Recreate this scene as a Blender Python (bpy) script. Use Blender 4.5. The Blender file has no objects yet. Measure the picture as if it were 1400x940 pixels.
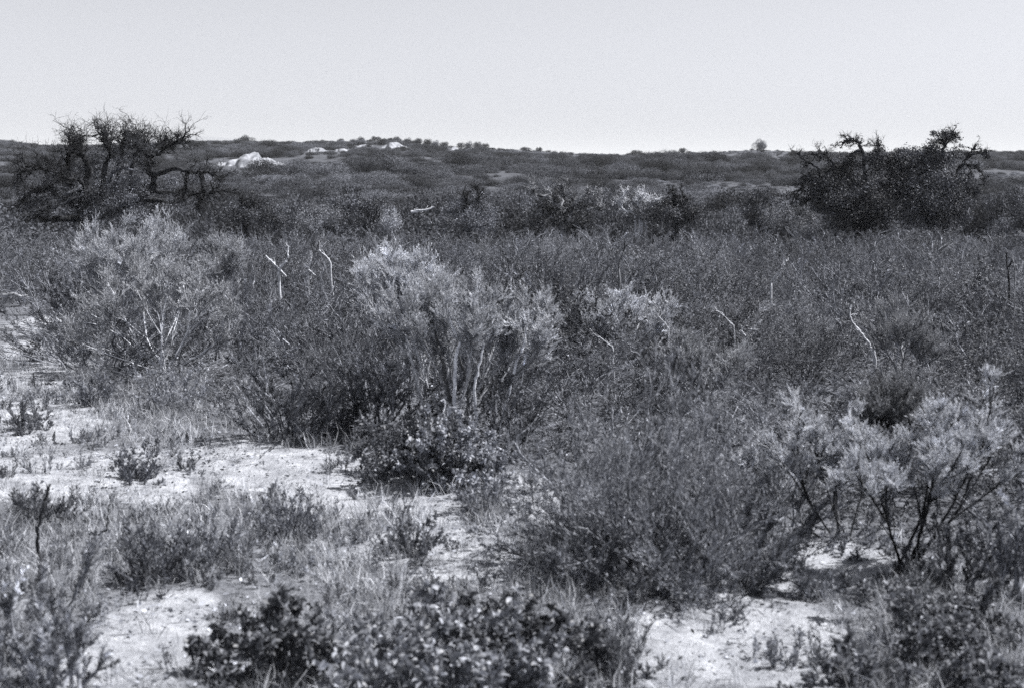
import bpy, math, random
import numpy as np
from mathutils import Matrix, Vector

RS = np.random.default_rng(20240607)
random.seed(7)
scene = bpy.context.scene
COL = scene.collection

# ------------------------------------------------------------------ camera model
F = 1944.0                                  # 50 mm lens, in pixels of the 1400 px wide photograph
CAM_H = 1.65
PITCH = math.atan((470 - 235) / F)
CP, SP = math.cos(PITCH), math.sin(PITCH)
CAM = np.array([0.0, 0.0, CAM_H])


def ray(u, v):
    a, b = (u - 700) / F, -(v - 470) / F
    return np.array([a, CP + b * SP, -SP + b * CP])


def P(u, v, y):
    """world point seen at photo pixel (u, v), y metres in front of the camera"""
    d = ray(u, v)
    return CAM + d * (y / d[1])


# ------------------------------------------------------------------ noise and terrain
def _hash(ix, iy, s):
    h = (ix.astype(np.int64) * 374761393 + iy.astype(np.int64) * 668265263 + s * 974711) & 0xFFFFFFFF
    h = ((h ^ (h >> 13)) * 1274126177) & 0xFFFFFFFF
    return ((h ^ (h >> 16)) & 0xFFFF) / 65535.0


def vnoise(x, y, s=0):
    x = np.asarray(x, float); y = np.asarray(y, float)
    ix, iy = np.floor(x), np.floor(y)
    fx, fy = x - ix, y - iy
    fx, fy = fx * fx * (3 - 2 * fx), fy * fy * (3 - 2 * fy)
    a, b = _hash(ix, iy, s), _hash(ix + 1, iy, s)
    c, d = _hash(ix, iy + 1, s), _hash(ix + 1, iy + 1, s)
    return (a + (b - a) * fx) * (1 - fy) + (c + (d - c) * fx) * fy


def fbm(x, y, s=0, o=4):
    r, a, t = 0, 1.0, 0
    for k in range(o):
        r = r + a * vnoise(np.asarray(x) * 2 ** k + 17 * k, np.asarray(y) * 2 ** k + 9 * k, s + k)
        t += a; a *= .5
    return r / t * 2 - 1


def sstep(a, b, x):
    t = np.clip((np.asarray(x) - a) / (b - a), 0, 1)
    return t * t * (3 - 2 * t)


SKY_U = [-400, 0, 60, 130, 240, 300, 350, 400, 480, 540, 600, 640, 700, 780, 850, 920, 980, 1030, 1090, 1200, 1280, 1405, 1900]
SKY_V = [202, 196, 203, 203, 197, 196, 196, 197, 195, 195, 203, 205, 207, 212, 213, 210, 208, 206, 209, 210, 209, 210, 206]


def ridge_r(u):
    return 205 + 28 * np.sin(u / 210.0 + 1.0)


def zt(x, y):
    x = np.asarray(x, float); y = np.asarray(y, float)
    d = np.hypot(x, y)
    near = .07 * fbm(x / 3.1, y / 3.1, 3, 3) * (1 - sstep(20, 40, d)) * sstep(2, 5, d)
    near = near + .03 * fbm(x / .28, y / .28, 8, 3) * (1 - sstep(9, 16, d))
    yy = np.where(y > 8, y, 8)
    u = 700 + F * np.clip(x / yy, -.7, .7)
    R = ridge_r(u)
    vr = np.interp(u, SKY_U, SKY_V)
    zr = CAM_H + R * (235 - vr) / F
    low = -1.35 * sstep(25, 46, d)
    t = np.clip((d - 42) / (R - 42), 0, 1)
    hill = low + (zr + 1.35) * (t ** .95)
    relief = 1.5 * fbm(x / 26, y / 24, 21, 3) * sstep(46, 80, d) * (1 - .8 * sstep(.45, .8, t))
    back = np.clip((d - R) / 400, 0, 1)
    z = np.where(d < R, hill, zr - 16 * (3 * back ** 2 - 2 * back ** 3) - .02 * np.clip(d - R, 0, 60))
    z = z + relief + near
    # behind the camera the plain stays flat
    f = sstep(-2, 6, y)
    return z * f + near * (1 - f)


def ztf(x, y):
    return float(zt(np.array([x]), np.array([y]))[0])


def G(u, v):
    """ground point seen at photo pixel (u, v)"""
    d = ray(u, v)
    z = 0.0
    for _ in range(8):
        t = (z - CAM_H) / d[2]
        p = CAM + d * t
        z = ztf(p[0], p[1])
    return np.array([p[0], p[1], z])


# ------------------------------------------------------------------ materials
def grey(v):
    """toned black and white print: the darks are cooler than the lights"""
    k = min(max((v - .05) / .3, 0), 1)
    t = np.array([.92, .97, 1.13]) * (1 - k) + np.array([.95, .98, 1.06]) * k
    return tuple(float(c) for c in v * t) + (1.0,)


def new_mat(name):
    m = bpy.data.materials.new(name)
    m.use_nodes = True
    nt = m.node_tree
    nt.nodes.clear()
    return m, nt


def N(nt, t, **kw):
    n = nt.nodes.new(t)
    for k, v in kw.items():
        setattr(n, k, v)
    return n


def foliage_mat(name, base, rough=.6, trans=.2, spec=.25):
    m, nt = new_mat(name)
    out = N(nt, 'ShaderNodeOutputMaterial')
    att = N(nt, 'ShaderNodeAttribute', attribute_name='tone')
    oi = N(nt, 'ShaderNodeObjectInfo')
    mr = N(nt, 'ShaderNodeMapRange')
    mr.inputs['To Min'].default_value = .55; mr.inputs['To Max'].default_value = 1.5
    nt.links.new(oi.outputs['Random'], mr.inputs['Value'])
    mul = N(nt, 'ShaderNodeMath', operation='MULTIPLY')
    nt.links.new(att.outputs['Fac'], mul.inputs[0]); nt.links.new(mr.outputs[0], mul.inputs[1])
    mc = N(nt, 'ShaderNodeVectorMath', operation='SCALE')
    mc.inputs[0].default_value = grey(base)[:3]
    nt.links.new(mul.outputs[0], mc.inputs['Scale'])
    bs = N(nt, 'ShaderNodeBsdfPrincipled')
    bs.inputs['Roughness'].default_value = rough
    bs.inputs['Specular IOR Level'].default_value = spec
    nt.links.new(mc.outputs[0], bs.inputs['Base Color'])
    if trans > 0:
        tr = N(nt, 'ShaderNodeBsdfTranslucent')
        nt.links.new(mc.outputs[0], tr.inputs['Color'])
        mx = N(nt, 'ShaderNodeMixShader'); mx.inputs[0].default_value = trans
        nt.links.new(bs.outputs[0], mx.inputs[1]); nt.links.new(tr.outputs[0], mx.inputs[2])
        nt.links.new(mx.outputs[0], out.inputs[0])
    else:
        nt.links.new(bs.outputs[0], out.inputs[0])
    return m


def bark_mat(name, dark, light, scale=30., amount=.5):
    m, nt = new_mat(name)
    out = N(nt, 'ShaderNodeOutputMaterial')
    tc = N(nt, 'ShaderNodeTexCoord')
    no = N(nt, 'ShaderNodeTexNoise'); no.inputs['Scale'].default_value = scale; no.inputs['Detail'].default_value = 5
    nt.links.new(tc.outputs['Object'], no.inputs['Vector'])
    att = N(nt, 'ShaderNodeAttribute', attribute_name='tone')
    cr = N(nt, 'ShaderNodeValToRGB')
    cr.color_ramp.elements[0].position = amount - .12; cr.color_ramp.elements[0].color = grey(dark)
    cr.color_ramp.elements[1].position = amount + .12; cr.color_ramp.elements[1].color = grey(light)
    nt.links.new(no.outputs['Fac'], cr.inputs[0])
    mc = N(nt, 'ShaderNodeVectorMath', operation='SCALE')
    nt.links.new(cr.outputs[0], mc.inputs[0]); nt.links.new(att.outputs['Fac'], mc.inputs['Scale'])
    bs = N(nt, 'ShaderNodeBsdfPrincipled'); bs.inputs['Roughness'].default_value = .85
    bs.inputs['Specular IOR Level'].default_value = .2
    bp = N(nt, 'ShaderNodeBump'); bp.inputs['Strength'].default_value = .5; bp.inputs['Distance'].default_value = .01
    nt.links.new(no.outputs['Fac'], bp.inputs['Height']); nt.links.new(bp.outputs[0], bs.inputs['Normal'])
    nt.links.new(mc.outputs[0], bs.inputs['Base Color'])
    nt.links.new(bs.outputs[0], out.inputs[0])
    return m


M_CHAM = foliage_mat('chamise_needles', .102, .65, .2, .1)
M_WISP = foliage_mat('wispy_leaves', .2, .6, .22, .15)
M_SAGE = foliage_mat('pale_sage_leaves', .5, .7, .25, .15)
M_SAGE2 = foliage_mat('dull_sage_leaves', .42, .7, .22, .15)
M_BROAD = foliage_mat('glossy_broad_leaves', .19, .45, .18, .25)
M_OAK = foliage_mat('oak_leaves', .056, .6, .1, .15)
M_HILL = foliage_mat('hill_scrub_leaves', .09, .8, .15, .1)
M_GRASS = foliage_mat('dry_grass', .42, .7, .3, .2)
M_LITTER = foliage_mat('dead_leaf_litter', .16, .75, .0, .15)
M_PALEBARK = bark_mat('pale_bark', .22, .42, 40, .45)
M_GREYBARK = bark_mat('grey_bark', .07, .2, 40, .5)
M_BURNT = bark_mat('charred_bark', .012, .045, 12, .55)
M_OAKBARK = bark_mat('oak_bark', .016, .07, 9, .56)
M_DEADWOOD = bark_mat('weathered_dead_wood', .3, .58, 25, .42)
M_DEADDARK = bark_mat('half_charred_dead_wood', .03, .36, 7, .52)


def ground_mat():
    m, nt = new_mat('sandy_ground')
    L = nt.links.new
    out = N(nt, 'ShaderNodeOutputMaterial')
    bs = N(nt, 'ShaderNodeBsdfPrincipled'); bs.inputs['Roughness'].default_value = .95
    bs.inputs['Specular IOR Level'].default_value = .1
    tc = N(nt, 'ShaderNodeTexCoord')

    def noise(scale, detail=6, rough=.6, stretch=None):
        n = N(nt, 'ShaderNodeTexNoise'); n.inputs['Scale'].default_value = scale
        n.inputs['Detail'].default_value = detail; n.inputs['Roughness'].default_value = rough
        if stretch:
            mp = N(nt, 'ShaderNodeMapping'); mp.inputs['Scale'].default_value = stretch
            L(tc.outputs['Object'], mp.inputs[0]); L(mp.outputs[0], n.inputs['Vector'])
        else:
            L(tc.outputs['Object'], n.inputs['Vector'])
        return n

    def ramp(src, p0, c0, p1, c1):
        r = N(nt, 'ShaderNodeValToRGB')
        r.color_ramp.elements[0].position = p0; r.color_ramp.elements[0].color = grey(c0)
        r.color_ramp.elements[1].position = p1; r.color_ramp.elements[1].color = grey(c1)
        L(src, r.inputs[0]); return r

    def mix(fac, a, b):
        x = N(nt, 'ShaderNodeMix', data_type='RGBA')
        L(fac, x.inputs['Factor']); L(a, x.inputs['A']); L(b, x.inputs['B'])
        return x.outputs['Result']

    def fac(src, a, b):
        r = N(nt, 'ShaderNodeMapRange'); r.clamp = True
        r.inputs['From Min'].default_value = a; r.inputs['From Max'].default_value = b
        L(src, r.inputs['Value']); return r.outputs[0]
    n1 = noise(7, 8, .65); n2 = noise(60, 6, .7); n3 = noise(26, 5, .6, (.6, 1.7, 1)); n4 = noise(1.3, 4)
    sand = ramp(n1.outputs['Fac'], .3, .2, .66, .46).outputs[0]
    soil = ramp(n2.outputs['Fac'], .3, .06, .7, .20).outputs[0]
    # scattered debris on the bare sand
    deb = fac(n3.outputs['Fac'], .54, .66)
    debm = N(nt, 'ShaderNodeMath', operation='MULTIPLY'); L(deb, debm.inputs[0])
    L(fac(n4.outputs['Fac'], .4, .62), debm.inputs[1])
    sand = mix(debm.outputs[0], sand, ramp(n2.outputs['Fac'], .3, .12, .7, .3).outputs[0])
    cov = N(nt, 'ShaderNodeAttribute', attribute_name='cover')
    s = N(nt, 'ShaderNodeMath', operation='MULTIPLY_ADD')
    L(n3.outputs['Fac'], s.inputs[0]); s.inputs[1].default_value = 1.1
    L(cov.outputs['Fac'], s.inputs[2])
    near = mix(fac(s.outputs[0], .66, 1.25), sand, soil)
    hill = ramp(noise(.9, 8, .75).outputs['Fac'], .3, .035, .72, .115).outputs[0]
    turf = N(nt, 'ShaderNodeAttribute', attribute_name='turf')
    L(mix(turf.outputs['Fac'], near, hill), bs.inputs['Base Color'])
    add = N(nt, 'ShaderNodeMath', operation='ADD'); L(n1.outputs['Fac'], add.inputs[0])
    ms = N(nt, 'ShaderNodeMath', operation='MULTIPLY'); L(n2.outputs['Fac'], ms.inputs[0]); ms.inputs[1].default_value = .35
    L(ms.outputs[0], add.inputs[1])
    bp = N(nt, 'ShaderNodeBump'); bp.inputs['Strength'].default_value = 1.0; bp.inputs['Distance'].default_value = .05
    L(add.outputs[0], bp.inputs['Height']); L(bp.outputs[0], bs.inputs['Normal'])
    L(bs.outputs[0], out.inputs[0])
    return m


M_GROUND = ground_mat()


def sandcliff_mat():
    m, nt = new_mat('pale_sandstone')
    out = N(nt, 'ShaderNodeOutputMaterial'); bs = N(nt, 'ShaderNodeBsdfPrincipled')
    bs.inputs['Roughness'].default_value = .95; bs.inputs['Specular IOR Level'].default_value = .1
    tc = N(nt, 'ShaderNodeTexCoord'); no = N(nt, 'ShaderNodeTexNoise')
    no.inputs['Scale'].default_value = 1.6; no.inputs['Detail'].default_value = 7
    nt.links.new(tc.outputs['Object'], no.inputs['Vector'])
    cr = N(nt, 'ShaderNodeValToRGB')
    cr.color_ramp.elements[0].position = .3; cr.color_ramp.elements[0].color = grey(.10)
    cr.color_ramp.elements[1].position = .62; cr.color_ramp.elements[1].color = grey(.30)
    nt.links.new(no.outputs['Fac'], cr.inputs[0]); nt.links.new(cr.outputs[0], bs.inputs['Base Color'])
    nt.links.new(bs.outputs[0], out.inputs[0])
    return m


M_CLIFF = sandcliff_mat()


# ------------------------------------------------------------------ mesh collector
class MB:
    """collects tubes and leaves as arrays and links them as ONE mesh object"""

    def __init__(s):
        s.v, s.q, s.t, s.n = [], [], [], 0

    def _add(s, v, q, tone):
        s.v.append(v); s.q.append(q + s.n); s.t.append(tone); s.n += len(v)

    def tubes(s, c, r, sides=4, tone=1.0):
        """c (N,K,3) centre lines, r (N,K) radii"""
        n, k, _ = c.shape
        if n == 0:
            return
        tg = np.gradient(c, axis=1)
        tg /= np.linalg.norm(tg, axis=2, keepdims=True) + 1e-9
        ref = np.where(np.abs(tg[..., 2:3]) > .9, np.array([1., 0, 0]), np.array([0, 0, 1.]))
        a = np.cross(tg, ref); a /= np.linalg.norm(a, axis=2, keepdims=True) + 1e-9
        b = np.cross(tg, a)
        ang = np.arange(sides) * 2 * math.pi / sides
        ring = (c[:, :, None, :] + r[:, :, None, None] *
                (a[:, :, None, :] * np.cos(ang)[None, None, :, None] + b[:, :, None, :] * np.sin(ang)[None, None, :, None]))
        v = ring.reshape(-1, 3)
        i = np.arange(n)[:, None, None] * k * sides
        j = np.arange(k - 1)[None, :, None] * sides
        m = np.arange(sides)[None, None, :]; m2 = (m + 1) % sides
        q = np.stack([i + j + m, i + j + m2, i + j + sides + m2, i + j + sides + m], -1).reshape(-1, 4)
        tn = np.broadcast_to(np.asarray(tone, float).reshape(-1, 1), (n, k * sides)).reshape(-1) if np.ndim(tone) else np.full(len(v), float(tone))
        s._add(v, q, tn)

    def leaves(s, p, d, L, W, tone, rng, droop=.0, fold=False, nrm=None):
        n = len(p)
        if n == 0:
            return
        L = np.broadcast_to(np.asarray(L, float), (n,))[:, None]; W = np.broadcast_to(np.asarray(W, float), (n,))[:, None]
        tone = np.broadcast_to(np.asarray(tone, float), (n,))
        d = d / (np.linalg.norm(d, axis=1, keepdims=True) + 1e-9)
        sd = np.cross(d, rng.normal(size=(n, 3)) if nrm is None else nrm + .45 * rng.normal(size=(n, 3))); sd /= np.linalg.norm(sd, axis=1, keepdims=True) + 1e-9
        nm = np.cross(sd, d)
        tip = p + d * L; tip[:, 2] -= droop * L[:, 0]
        mid = p + d * L * .5
        if not fold:
            v = np.stack([p, mid + sd * W * .5, tip, mid - sd * W * .5], 1).reshape(-1, 3)
            q = np.arange(n * 4).reshape(-1, 4)
            s._add(v, q, np.repeat(tone, 4))
        else:
            low = mid - nm * W * .18
            l1 = p + d * L * .3 + sd * W * .5 + nm * W * .1; l2 = p + d * L * .72 + sd * W * .38 + nm * W * .06
            r1 = p + d * L * .3 - sd * W * .5 + nm * W * .1; r2 = p + d * L * .72 - sd * W * .38 + nm * W * .06
            v = np.stack([p, l1, l2, tip, r2, r1, low], 1).reshape(-1, 3)
            b = np.arange(n)[:, None] * 7
            q = np.concatenate([b + [0, 6, 2, 1], b + [6, 3, 3, 2], b + [0, 5, 4, 6], b + [6, 4, 3, 3]]) if False else \
                np.concatenate([b + np.array([[0, 6, 2, 1]]), b + np.array([[0, 5, 4, 6]]), b + np.array([[6, 4, 3, 2]])])
            s._add(v, q, np.repeat(tone, 7))

    def mesh(s, name, mat, smooth=False):
        v = np.concatenate(s.v).astype(np.float32); q = np.concatenate(s.q).astype(np.int32)
        t = np.concatenate(s.t).astype(np.float32)
        me = bpy.data.meshes.new(name)
        me.vertices.add(len(v)); me.vertices.foreach_set('co', v.ravel())
        me.loops.add(q.size); me.loops.foreach_set('vertex_index', q.ravel())
        me.polygons.add(len(q)); me.polygons.foreach_set('loop_start', np.arange(0, q.size, 4, dtype=np.int32))
        a = me.attributes.new('tone', 'FLOAT', 'POINT'); a.data.foreach_set('value', t)
        if smooth:
            me.polygons.foreach_set('use_smooth', np.ones(len(q), dtype=bool))
        me.materials.append(mat)
        me.update(calc_edges=True)
        return me

    def build(s, name, mat, parent=None, loc=None, smooth=False):
        return link(name, s.mesh(name, mat, smooth), parent, loc)


def link(name, me, parent=None, loc=None):
    o = bpy.data.objects.new(name, me)
    COL.objects.link(o)
    if parent is not None:
        o.parent = parent
    if loc is not None:
        o.location = tuple(float(c) for c in loc)
    return o


def tag(o, label, cat, group=None):
    o['label'] = label; o['category'] = cat
    if group:
        o['group'] = group
    return o


def thing(name, label, cat, loc, group=None):
    o = link(name, None, None, loc)
    o.empty_display_size = .2
    return tag(o, label, cat, group)


def structure(o, kind='structure'):
    o['kind'] = kind
    return o


# ------------------------------------------------------------------ growing plants
def unit(a):
    return a / (np.linalg.norm(a, axis=-1, keepdims=True) + 1e-9)


def curves(p0, d, L, bend, K, rng, wig=.0):
    """(N,3) starts, directions, (N,) lengths, (N,3) bend -> (N,K,3)"""
    n = len(p0)
    t = np.linspace(0, 1, K)[None, :, None]
    L = np.broadcast_to(np.asarray(L, float), (n,))[:, None, None]
    c = p0[:, None, :] + d[:, None, :] * L * t + bend[:, None, :] * L * t * t
    if wig > 0:
        w = np.cumsum(rng.normal(size=(n, K, 3)) * wig, axis=1); w[:, 0] = 0
        c = c + w * L / K
    return c


def sample(c, idx, t):
    k = c.shape[1]
    f = np.clip(t, 0, .999) * (k - 1); i = f.astype(int); f = (f - i)[:, None]
    a, b = c[idx, i], c[idx, i + 1]
    return a * (1 - f) + b * f, unit(b - a)


def clen(c):
    return np.linalg.norm(np.diff(c, axis=1), axis=2).sum(1)


def children(c, n, t0, t1, spread, up, lenf, K, rng, wig=.15, out=None, taper=.5, lmin=0):
    N_ = c.shape[0]
    idx = np.repeat(np.arange(N_), n)
    t = rng.uniform(t0, t1, len(idx))
    p, tg = sample(c, idx, t)
    d = tg + spread * unit(rng.normal(size=p.shape))
    d[:, 2] += up
    if out is not None:
        d += out * unit(p * np.array([1, 1, .4]))
    d = unit(d)
    L = np.maximum(clen(c)[idx] * lenf * (1 - taper * (t - t0) / max(t1 - t0, 1e-6)) * rng.uniform(.6, 1.3, len(idx)), lmin * rng.uniform(.5, 1.45, len(idx)))
    bend = rng.normal(size=p.shape) * .12; bend[:, 2] += up * .25
    return curves(p, d, L, bend, K, rng, wig)


def radii(c, r0, r1):
    n, k, _ = c.shape
    t = np.linspace(0, 1, k)[None, :]
    r0 = np.broadcast_to(np.asarray(r0, float), (n,))[:, None]
    return r0 * (1 - t) + r1 * t


def leafy(mb, c, n, L, W, rng, t0=.15, t1=1, along=1.0, spread=.8, up=.2, tone=1., var=.3, fold=False, droop=0., rare=0.):
    idx = np.repeat(np.arange(c.shape[0]), n)
    p, tg = sample(c, idx, rng.uniform(t0, t1, len(idx)))
    d = tg * along + spread * unit(rng.normal(size=p.shape)); d[:, 2] += up
    m = len(idx)
    tn = tone * np.exp(rng.normal(size=m) * var)
    if rare:
        tn = np.where(rng.random(m) < rare, tn * 3.5, tn)
    mb.leaves(p, d, L * rng.uniform(.6, 1.3, m), W * rng.uniform(.7, 1.25, m), tn, rng, droop, fold)


def dome_stems(rng, n, H, W, lean, base_r, K=6, bend_up=.3, wig=.25):
    th = np.radians(rng.uniform(lean[0], lean[1], n)); az = rng.uniform(0, 2 * math.pi, n)
    d = np.stack([np.sin(th) * np.cos(az), np.sin(th) * np.sin(az), np.cos(th)], 1)
    L = 1 / np.sqrt((np.cos(th) / H) ** 2 + (np.sin(th) / W) ** 2) * rng.uniform(.65, .95, n)
    p = np.stack([np.cos(az), np.sin(az), np.zeros(n)], 1) * (base_r * np.sqrt(rng.random(n)))[:, None]
    p[:, 2] = -.04
    bend = rng.normal(size=(n, 3)) * .1; bend[:, 2] += bend_up * np.sin(th) * .5
    return curves(p, d, L, bend, K, rng, wig)


def plant_chamise(seed, H=.8, W=.6, stems=15, n1=8, n2=11, nl=7, lean=(3, 74), tone=1., leaf=(.019, .0046), sp=.75, up=.5, rare=.0002, bark=1.):
    """wand-like sprays of tufted needles with dark gaps between them"""
    rng = np.random.default_rng(seed)
    b, f = MB(), MB()
    c0 = dome_stems(rng, stems, H * .86, W * .86, lean, .12 * W / .6)
    b.tubes(c0, radii(c0, rng.uniform(.005, .011, stems), .003), 5, rng.uniform(.6, 2.2, stems) * bark)
    c1 = children(c0, n1, .35, 1, sp, up, .40, 6, rng, .2, out=.35, taper=.35)
    b.tubes(c1, radii(c1, .0034, .0016), 3, rng.uniform(.6, 2.4, c1.shape[0]) * bark)
    bt = np.exp(rng.normal(size=c1.shape[0]) * .42)                 # each spray is a little lighter or darker
    c2 = children(c1, n2, .12, 1, .75, .3, .22, 3, rng, .1, taper=.55)
    n = np.repeat(bt, n2)
    idx = np.repeat(np.arange(c2.shape[0]), nl)
    p, tg = sample(c2, idx, rng.uniform(.05, 1, len(idx)))
    d = tg + .75 * unit(rng.normal(size=p.shape)); d[:, 2] += .2
    m = len(idx)
    tn = tone * n[idx] * np.exp(rng.normal(size=m) * .25)
    tn = np.where(rng.random(m) < rare, tn * 3.5, tn)
    f.leaves(p, d, leaf[0] * rng.uniform(.6, 1.3, m), leaf[1] * rng.uniform(.7, 1.3, m), tn, rng, nrm=unit(p - np.array([0, 0, H * .35])))
    leafy(f, c1, 10, leaf[0], leaf[1], rng, .15, 1, .9, .8, .25, tone, .3)
    return b, f


def plant_wispy(seed, H=.75, W=.7, stems=34, n1=8, n2=3, nl=9, tone=1., lean=(5, 75), leaf=(.022, .0045)):
    """long thin arching stems, small sparse leaves"""
    rng = np.random.default_rng(seed)
    b, f = MB(), MB()
    c0 = dome_stems(rng, stems, H * 1.1, W, lean, .14, 8, .0, .3)
    c0[:, :, 2] -= .12 * H * np.linspace(0, 1, 8)[None, :] ** 3
    b.tubes(c0, radii(c0, rng.uniform(.003, .006, stems), .0012), 4, rng.uniform(.7, 1.6, stems))
    c1 = children(c0, n1, .25, 1, .55, .25, .32, 5, rng)
    b.tubes(c1, radii(c1, .002, .001), 3, rng.uniform(.6, 1.8, c1.shape[0]))
    c2 = children(c1, n2, .2, 1, .6, .25, .5, 4, rng)
    b.tubes(c2, radii(c2, .0014, .0008), 3, 1.0)
    leafy(f, c2, nl, leaf[0], leaf[1], rng, .1, 1, 1, .7, .2, tone, .4, rare=.0006)
    leafy(f, c1, nl, leaf[0], leaf[1], rng, .3, 1, 1, .7, .2, tone, .4)
    return b, f


def plant_broad(seed, H=.4, W=.45, stems=22, n1=7, n2=4, nl=9, tone=1., leaf=(.028, .014)):
    rng = np.random.default_rng(seed)
    b, f = MB(), MB()
    c0 = dome_stems(rng, stems, H, W, (5, 80), .15, 6, .1, .3)
    b.tubes(c0, radii(c0, .005, .002), 4, .7)
    c1 = children(c0, n1, .25, 1, .8, .3, .45, 4, rng)
    b.tubes(c1, radii(c1, .0025, .0015), 3, .7)
    c2 = children(c1, n2, .2, 1, .8, .3, .6, 4, rng)
    b.tubes(c2, radii(c2, .0016, .001), 3, .7)
    leafy(f, c2, nl, leaf[0], leaf[1], rng, .2, 1, .5, 1., .25, tone, .35, True, .15, rare=.0003)
    leafy(f, c1, 4, leaf[0], leaf[1], rng, .4, 1, .5, 1., .25, tone, .35, True, .15)
    return b, f


def plant_herb(seed, H=.28, W=.25, stems=16, tone=1., nl=16, leaf=(.028, .007)):
    rng = np.random.default_rng(seed)
    b, f = MB(), MB()
    c0 = dome_stems(rng, stems, H, W, (0, 60), .05, 5, .1, .25)
    b.tubes(c0, radii(c0, .003, .001), 3, 1.0)
    c1 = children(c0, 5, .2, 1, .7, .4, .4, 4, rng)
    b.tubes(c1, radii(c1, .0015, .0008), 3, 1.0)
    leafy(f, c1, nl, leaf[0], leaf[1], rng, .1, 1, .8, .8, .3, tone, .4, rare=.0003)
    leafy(f, c0, nl, leaf[0], leaf[1], rng, .2, 1, .8, .8, .3, tone, .4)
    return b, f


def plant_sage(seed, H=.95, W=.7, stems=14, tone=1.):
    """umbrella of pale upright plumes on bare stems"""
    rng = np.random.default_rng(seed)
    c0 = dome_stems(rng, stems, H * .92, W, (4, 55), .07, 7, .25, .35)
    return sage_from(c0, rng, tone)


def sage_from(c0, rng, tone=1., plume=.17, np1=11, np2=6, nl=22, tip=.6, rr=(.006, .012), lo=1.0, leaf=(.02, .0052), low=.25):
    np2 += 3; leaf = (leaf[0] * .68, leaf[1] * .62)
    b, f = MB(), MB()
    n = c0.shape[0]
    b.tubes(c0, radii(c0, rng.uniform(rr[0], rr[1], n), .0028), 6, rng.uniform(.35, 1.5, n))
    cf = children(c0, 3, .55, .95, .7, .35, .0, 5, rng, lmin=plume * 1.1)  # forks that carry the plumes
    b.tubes(cf, radii(cf, .0038, .002), 4, rng.uniform(.4, 1.5, cf.shape[0]))
    cd = children(c0, 2, .25, .7, .7, .4, .22, 5, rng, .25)               # thin bare side twigs
    b.tubes(cd, radii(cd, .0026, .001), 3, rng.uniform(.5, 1.8, cd.shape[0]))
    ends = np.concatenate([c0[:, -5:], cf])
    c1 = children(ends, np1 // 2 + 1, .45, 1, 1.05, .38, .0, 5, rng, .12, lmin=plume * .62)
    k = c1.shape[0]
    b.tubes(c1, radii(c1, .0022, .0012), 3, .6)
    bt = np.exp(rng.normal(size=k) * .25)
    c2 = children(c1, np2, .15, 1, .75, .4, .0, 4, rng, .12, lmin=plume * .40)
    f.tubes(c2, radii(c2, .0016, .0009), 3, tone * .8)
    idx = np.repeat(np.arange(c2.shape[0]), nl)
    p, tg = sample(c2, idx, rng.uniform(.05, 1, len(idx)))
    d = 1.1 * tg + .7 * unit(rng.normal(size=p.shape)); d[:, 2] += .3
    m = len(idx)
    tn = tone * np.repeat(bt, np2)[idx] * np.exp(rng.normal(size=m) * .22)
    f.leaves(p, d, leaf[0] * rng.uniform(.6, 1.3, m), leaf[1] * rng.uniform(.7, 1.25, m), tn, rng, nrm=unit(p - p.mean(0) * np.array([1, 1, .6])))
    leafy(f, cd, int(nl * low * 2), leaf[0], leaf[1], rng, .3, 1, 1.2, .7, .3, tone * .7, .3)
    return b, f


def put(name, label, cat, loc, bf, mb, mf, group=None, rz=0., sc=1.):
    r = thing(name, label, cat, loc, group)
    bf[0].build('branches', mb, r); bf[1].build('foliage', mf, r)
    r.rotation_euler.z = rz
    r.scale = (sc, sc, sc) if np.ndim(sc) == 0 else tuple(sc)
    return r


def dup(src, loc, rz, sc, label=None, group=None):
    r = src.copy(); COL.objects.link(r)
    r.location = tuple(float(c) for c in loc); r.rotation_euler = (0, 0, rz); r.scale = sc
    if label:
        r['label'] = label
    if group:
        r['group'] = group
    for ch in src.children:
        c = ch.copy(); COL.objects.link(c); c.parent = r
    return r


# ------------------------------------------------------------------ ground
SAND = [  # photo-pixel ellipses where the sand is bare (u, v, half width, half height)
    (390, 642, 130, 36), (515, 678, 140, 30), (310, 628, 80, 28), (620, 690, 70, 26), (200, 668, 100, 22), (725, 690, 50, 40),
    (205, 850, 95, 45), (180, 905, 130, 60), (240, 835, 60, 30), (1020, 835, 90, 35), (960, 880, 90, 55), (1080, 860, 90, 45),
    (900, 915, 40, 30), (1130, 760, 75, 26), (1100, 790, 70, 26), (1190, 775, 50, 22), (70, 440, 45, 16), (60, 510, 70, 22),
    (70, 560, 90, 26), (60, 600, 80, 25), (110, 640, 120, 25), (60, 665, 90, 20), (180, 665, 90, 18), (70, 470, 60, 20),
    (600, 795, 70, 26), (640, 740, 70, 30), (520, 745, 70, 24), (1010, 925, 120, 20), (690, 780, 50, 25), (1260, 930, 60, 16),
]
EDGE_U = [-200, 0, 92, 100, 135, 200, 280, 340, 420, 520, 600, 690, 745, 760, 1050, 1100, 1200, 1240, 1400, 1700]
EDGE_V = [445, 428, 428, 505, 520, 556, 580, 588, 606, 632, 645, 648, 650, 700, 720, 700, 700, 720, 740, 800]
SANDW = []
for (u, v, a, b) in SAND:
    c = G(u, v); e = G(u + a, v); n0 = G(u, v + b); n1 = G(u, max(v - b, 420))
    SANDW.append((c[0], c[1], abs(e[0] - c[0]), max(abs(n1[1] - n0[1]) / 2, .06)))


def bare(x, y):
    x = np.asarray(x, float); y = np.asarray(y, float)
    m = np.zeros_like(x)
    w = .55 * fbm(x / .34, y / .4, 55, 5)
    for (cx, cy, a, b) in SANDW:
        q = np.sqrt(((x - cx) / a) ** 2 + ((y - cy) / b) ** 2) + w
        m = np.maximum(m, 1 - sstep(.7, 1.2, q))
    return m


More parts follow.
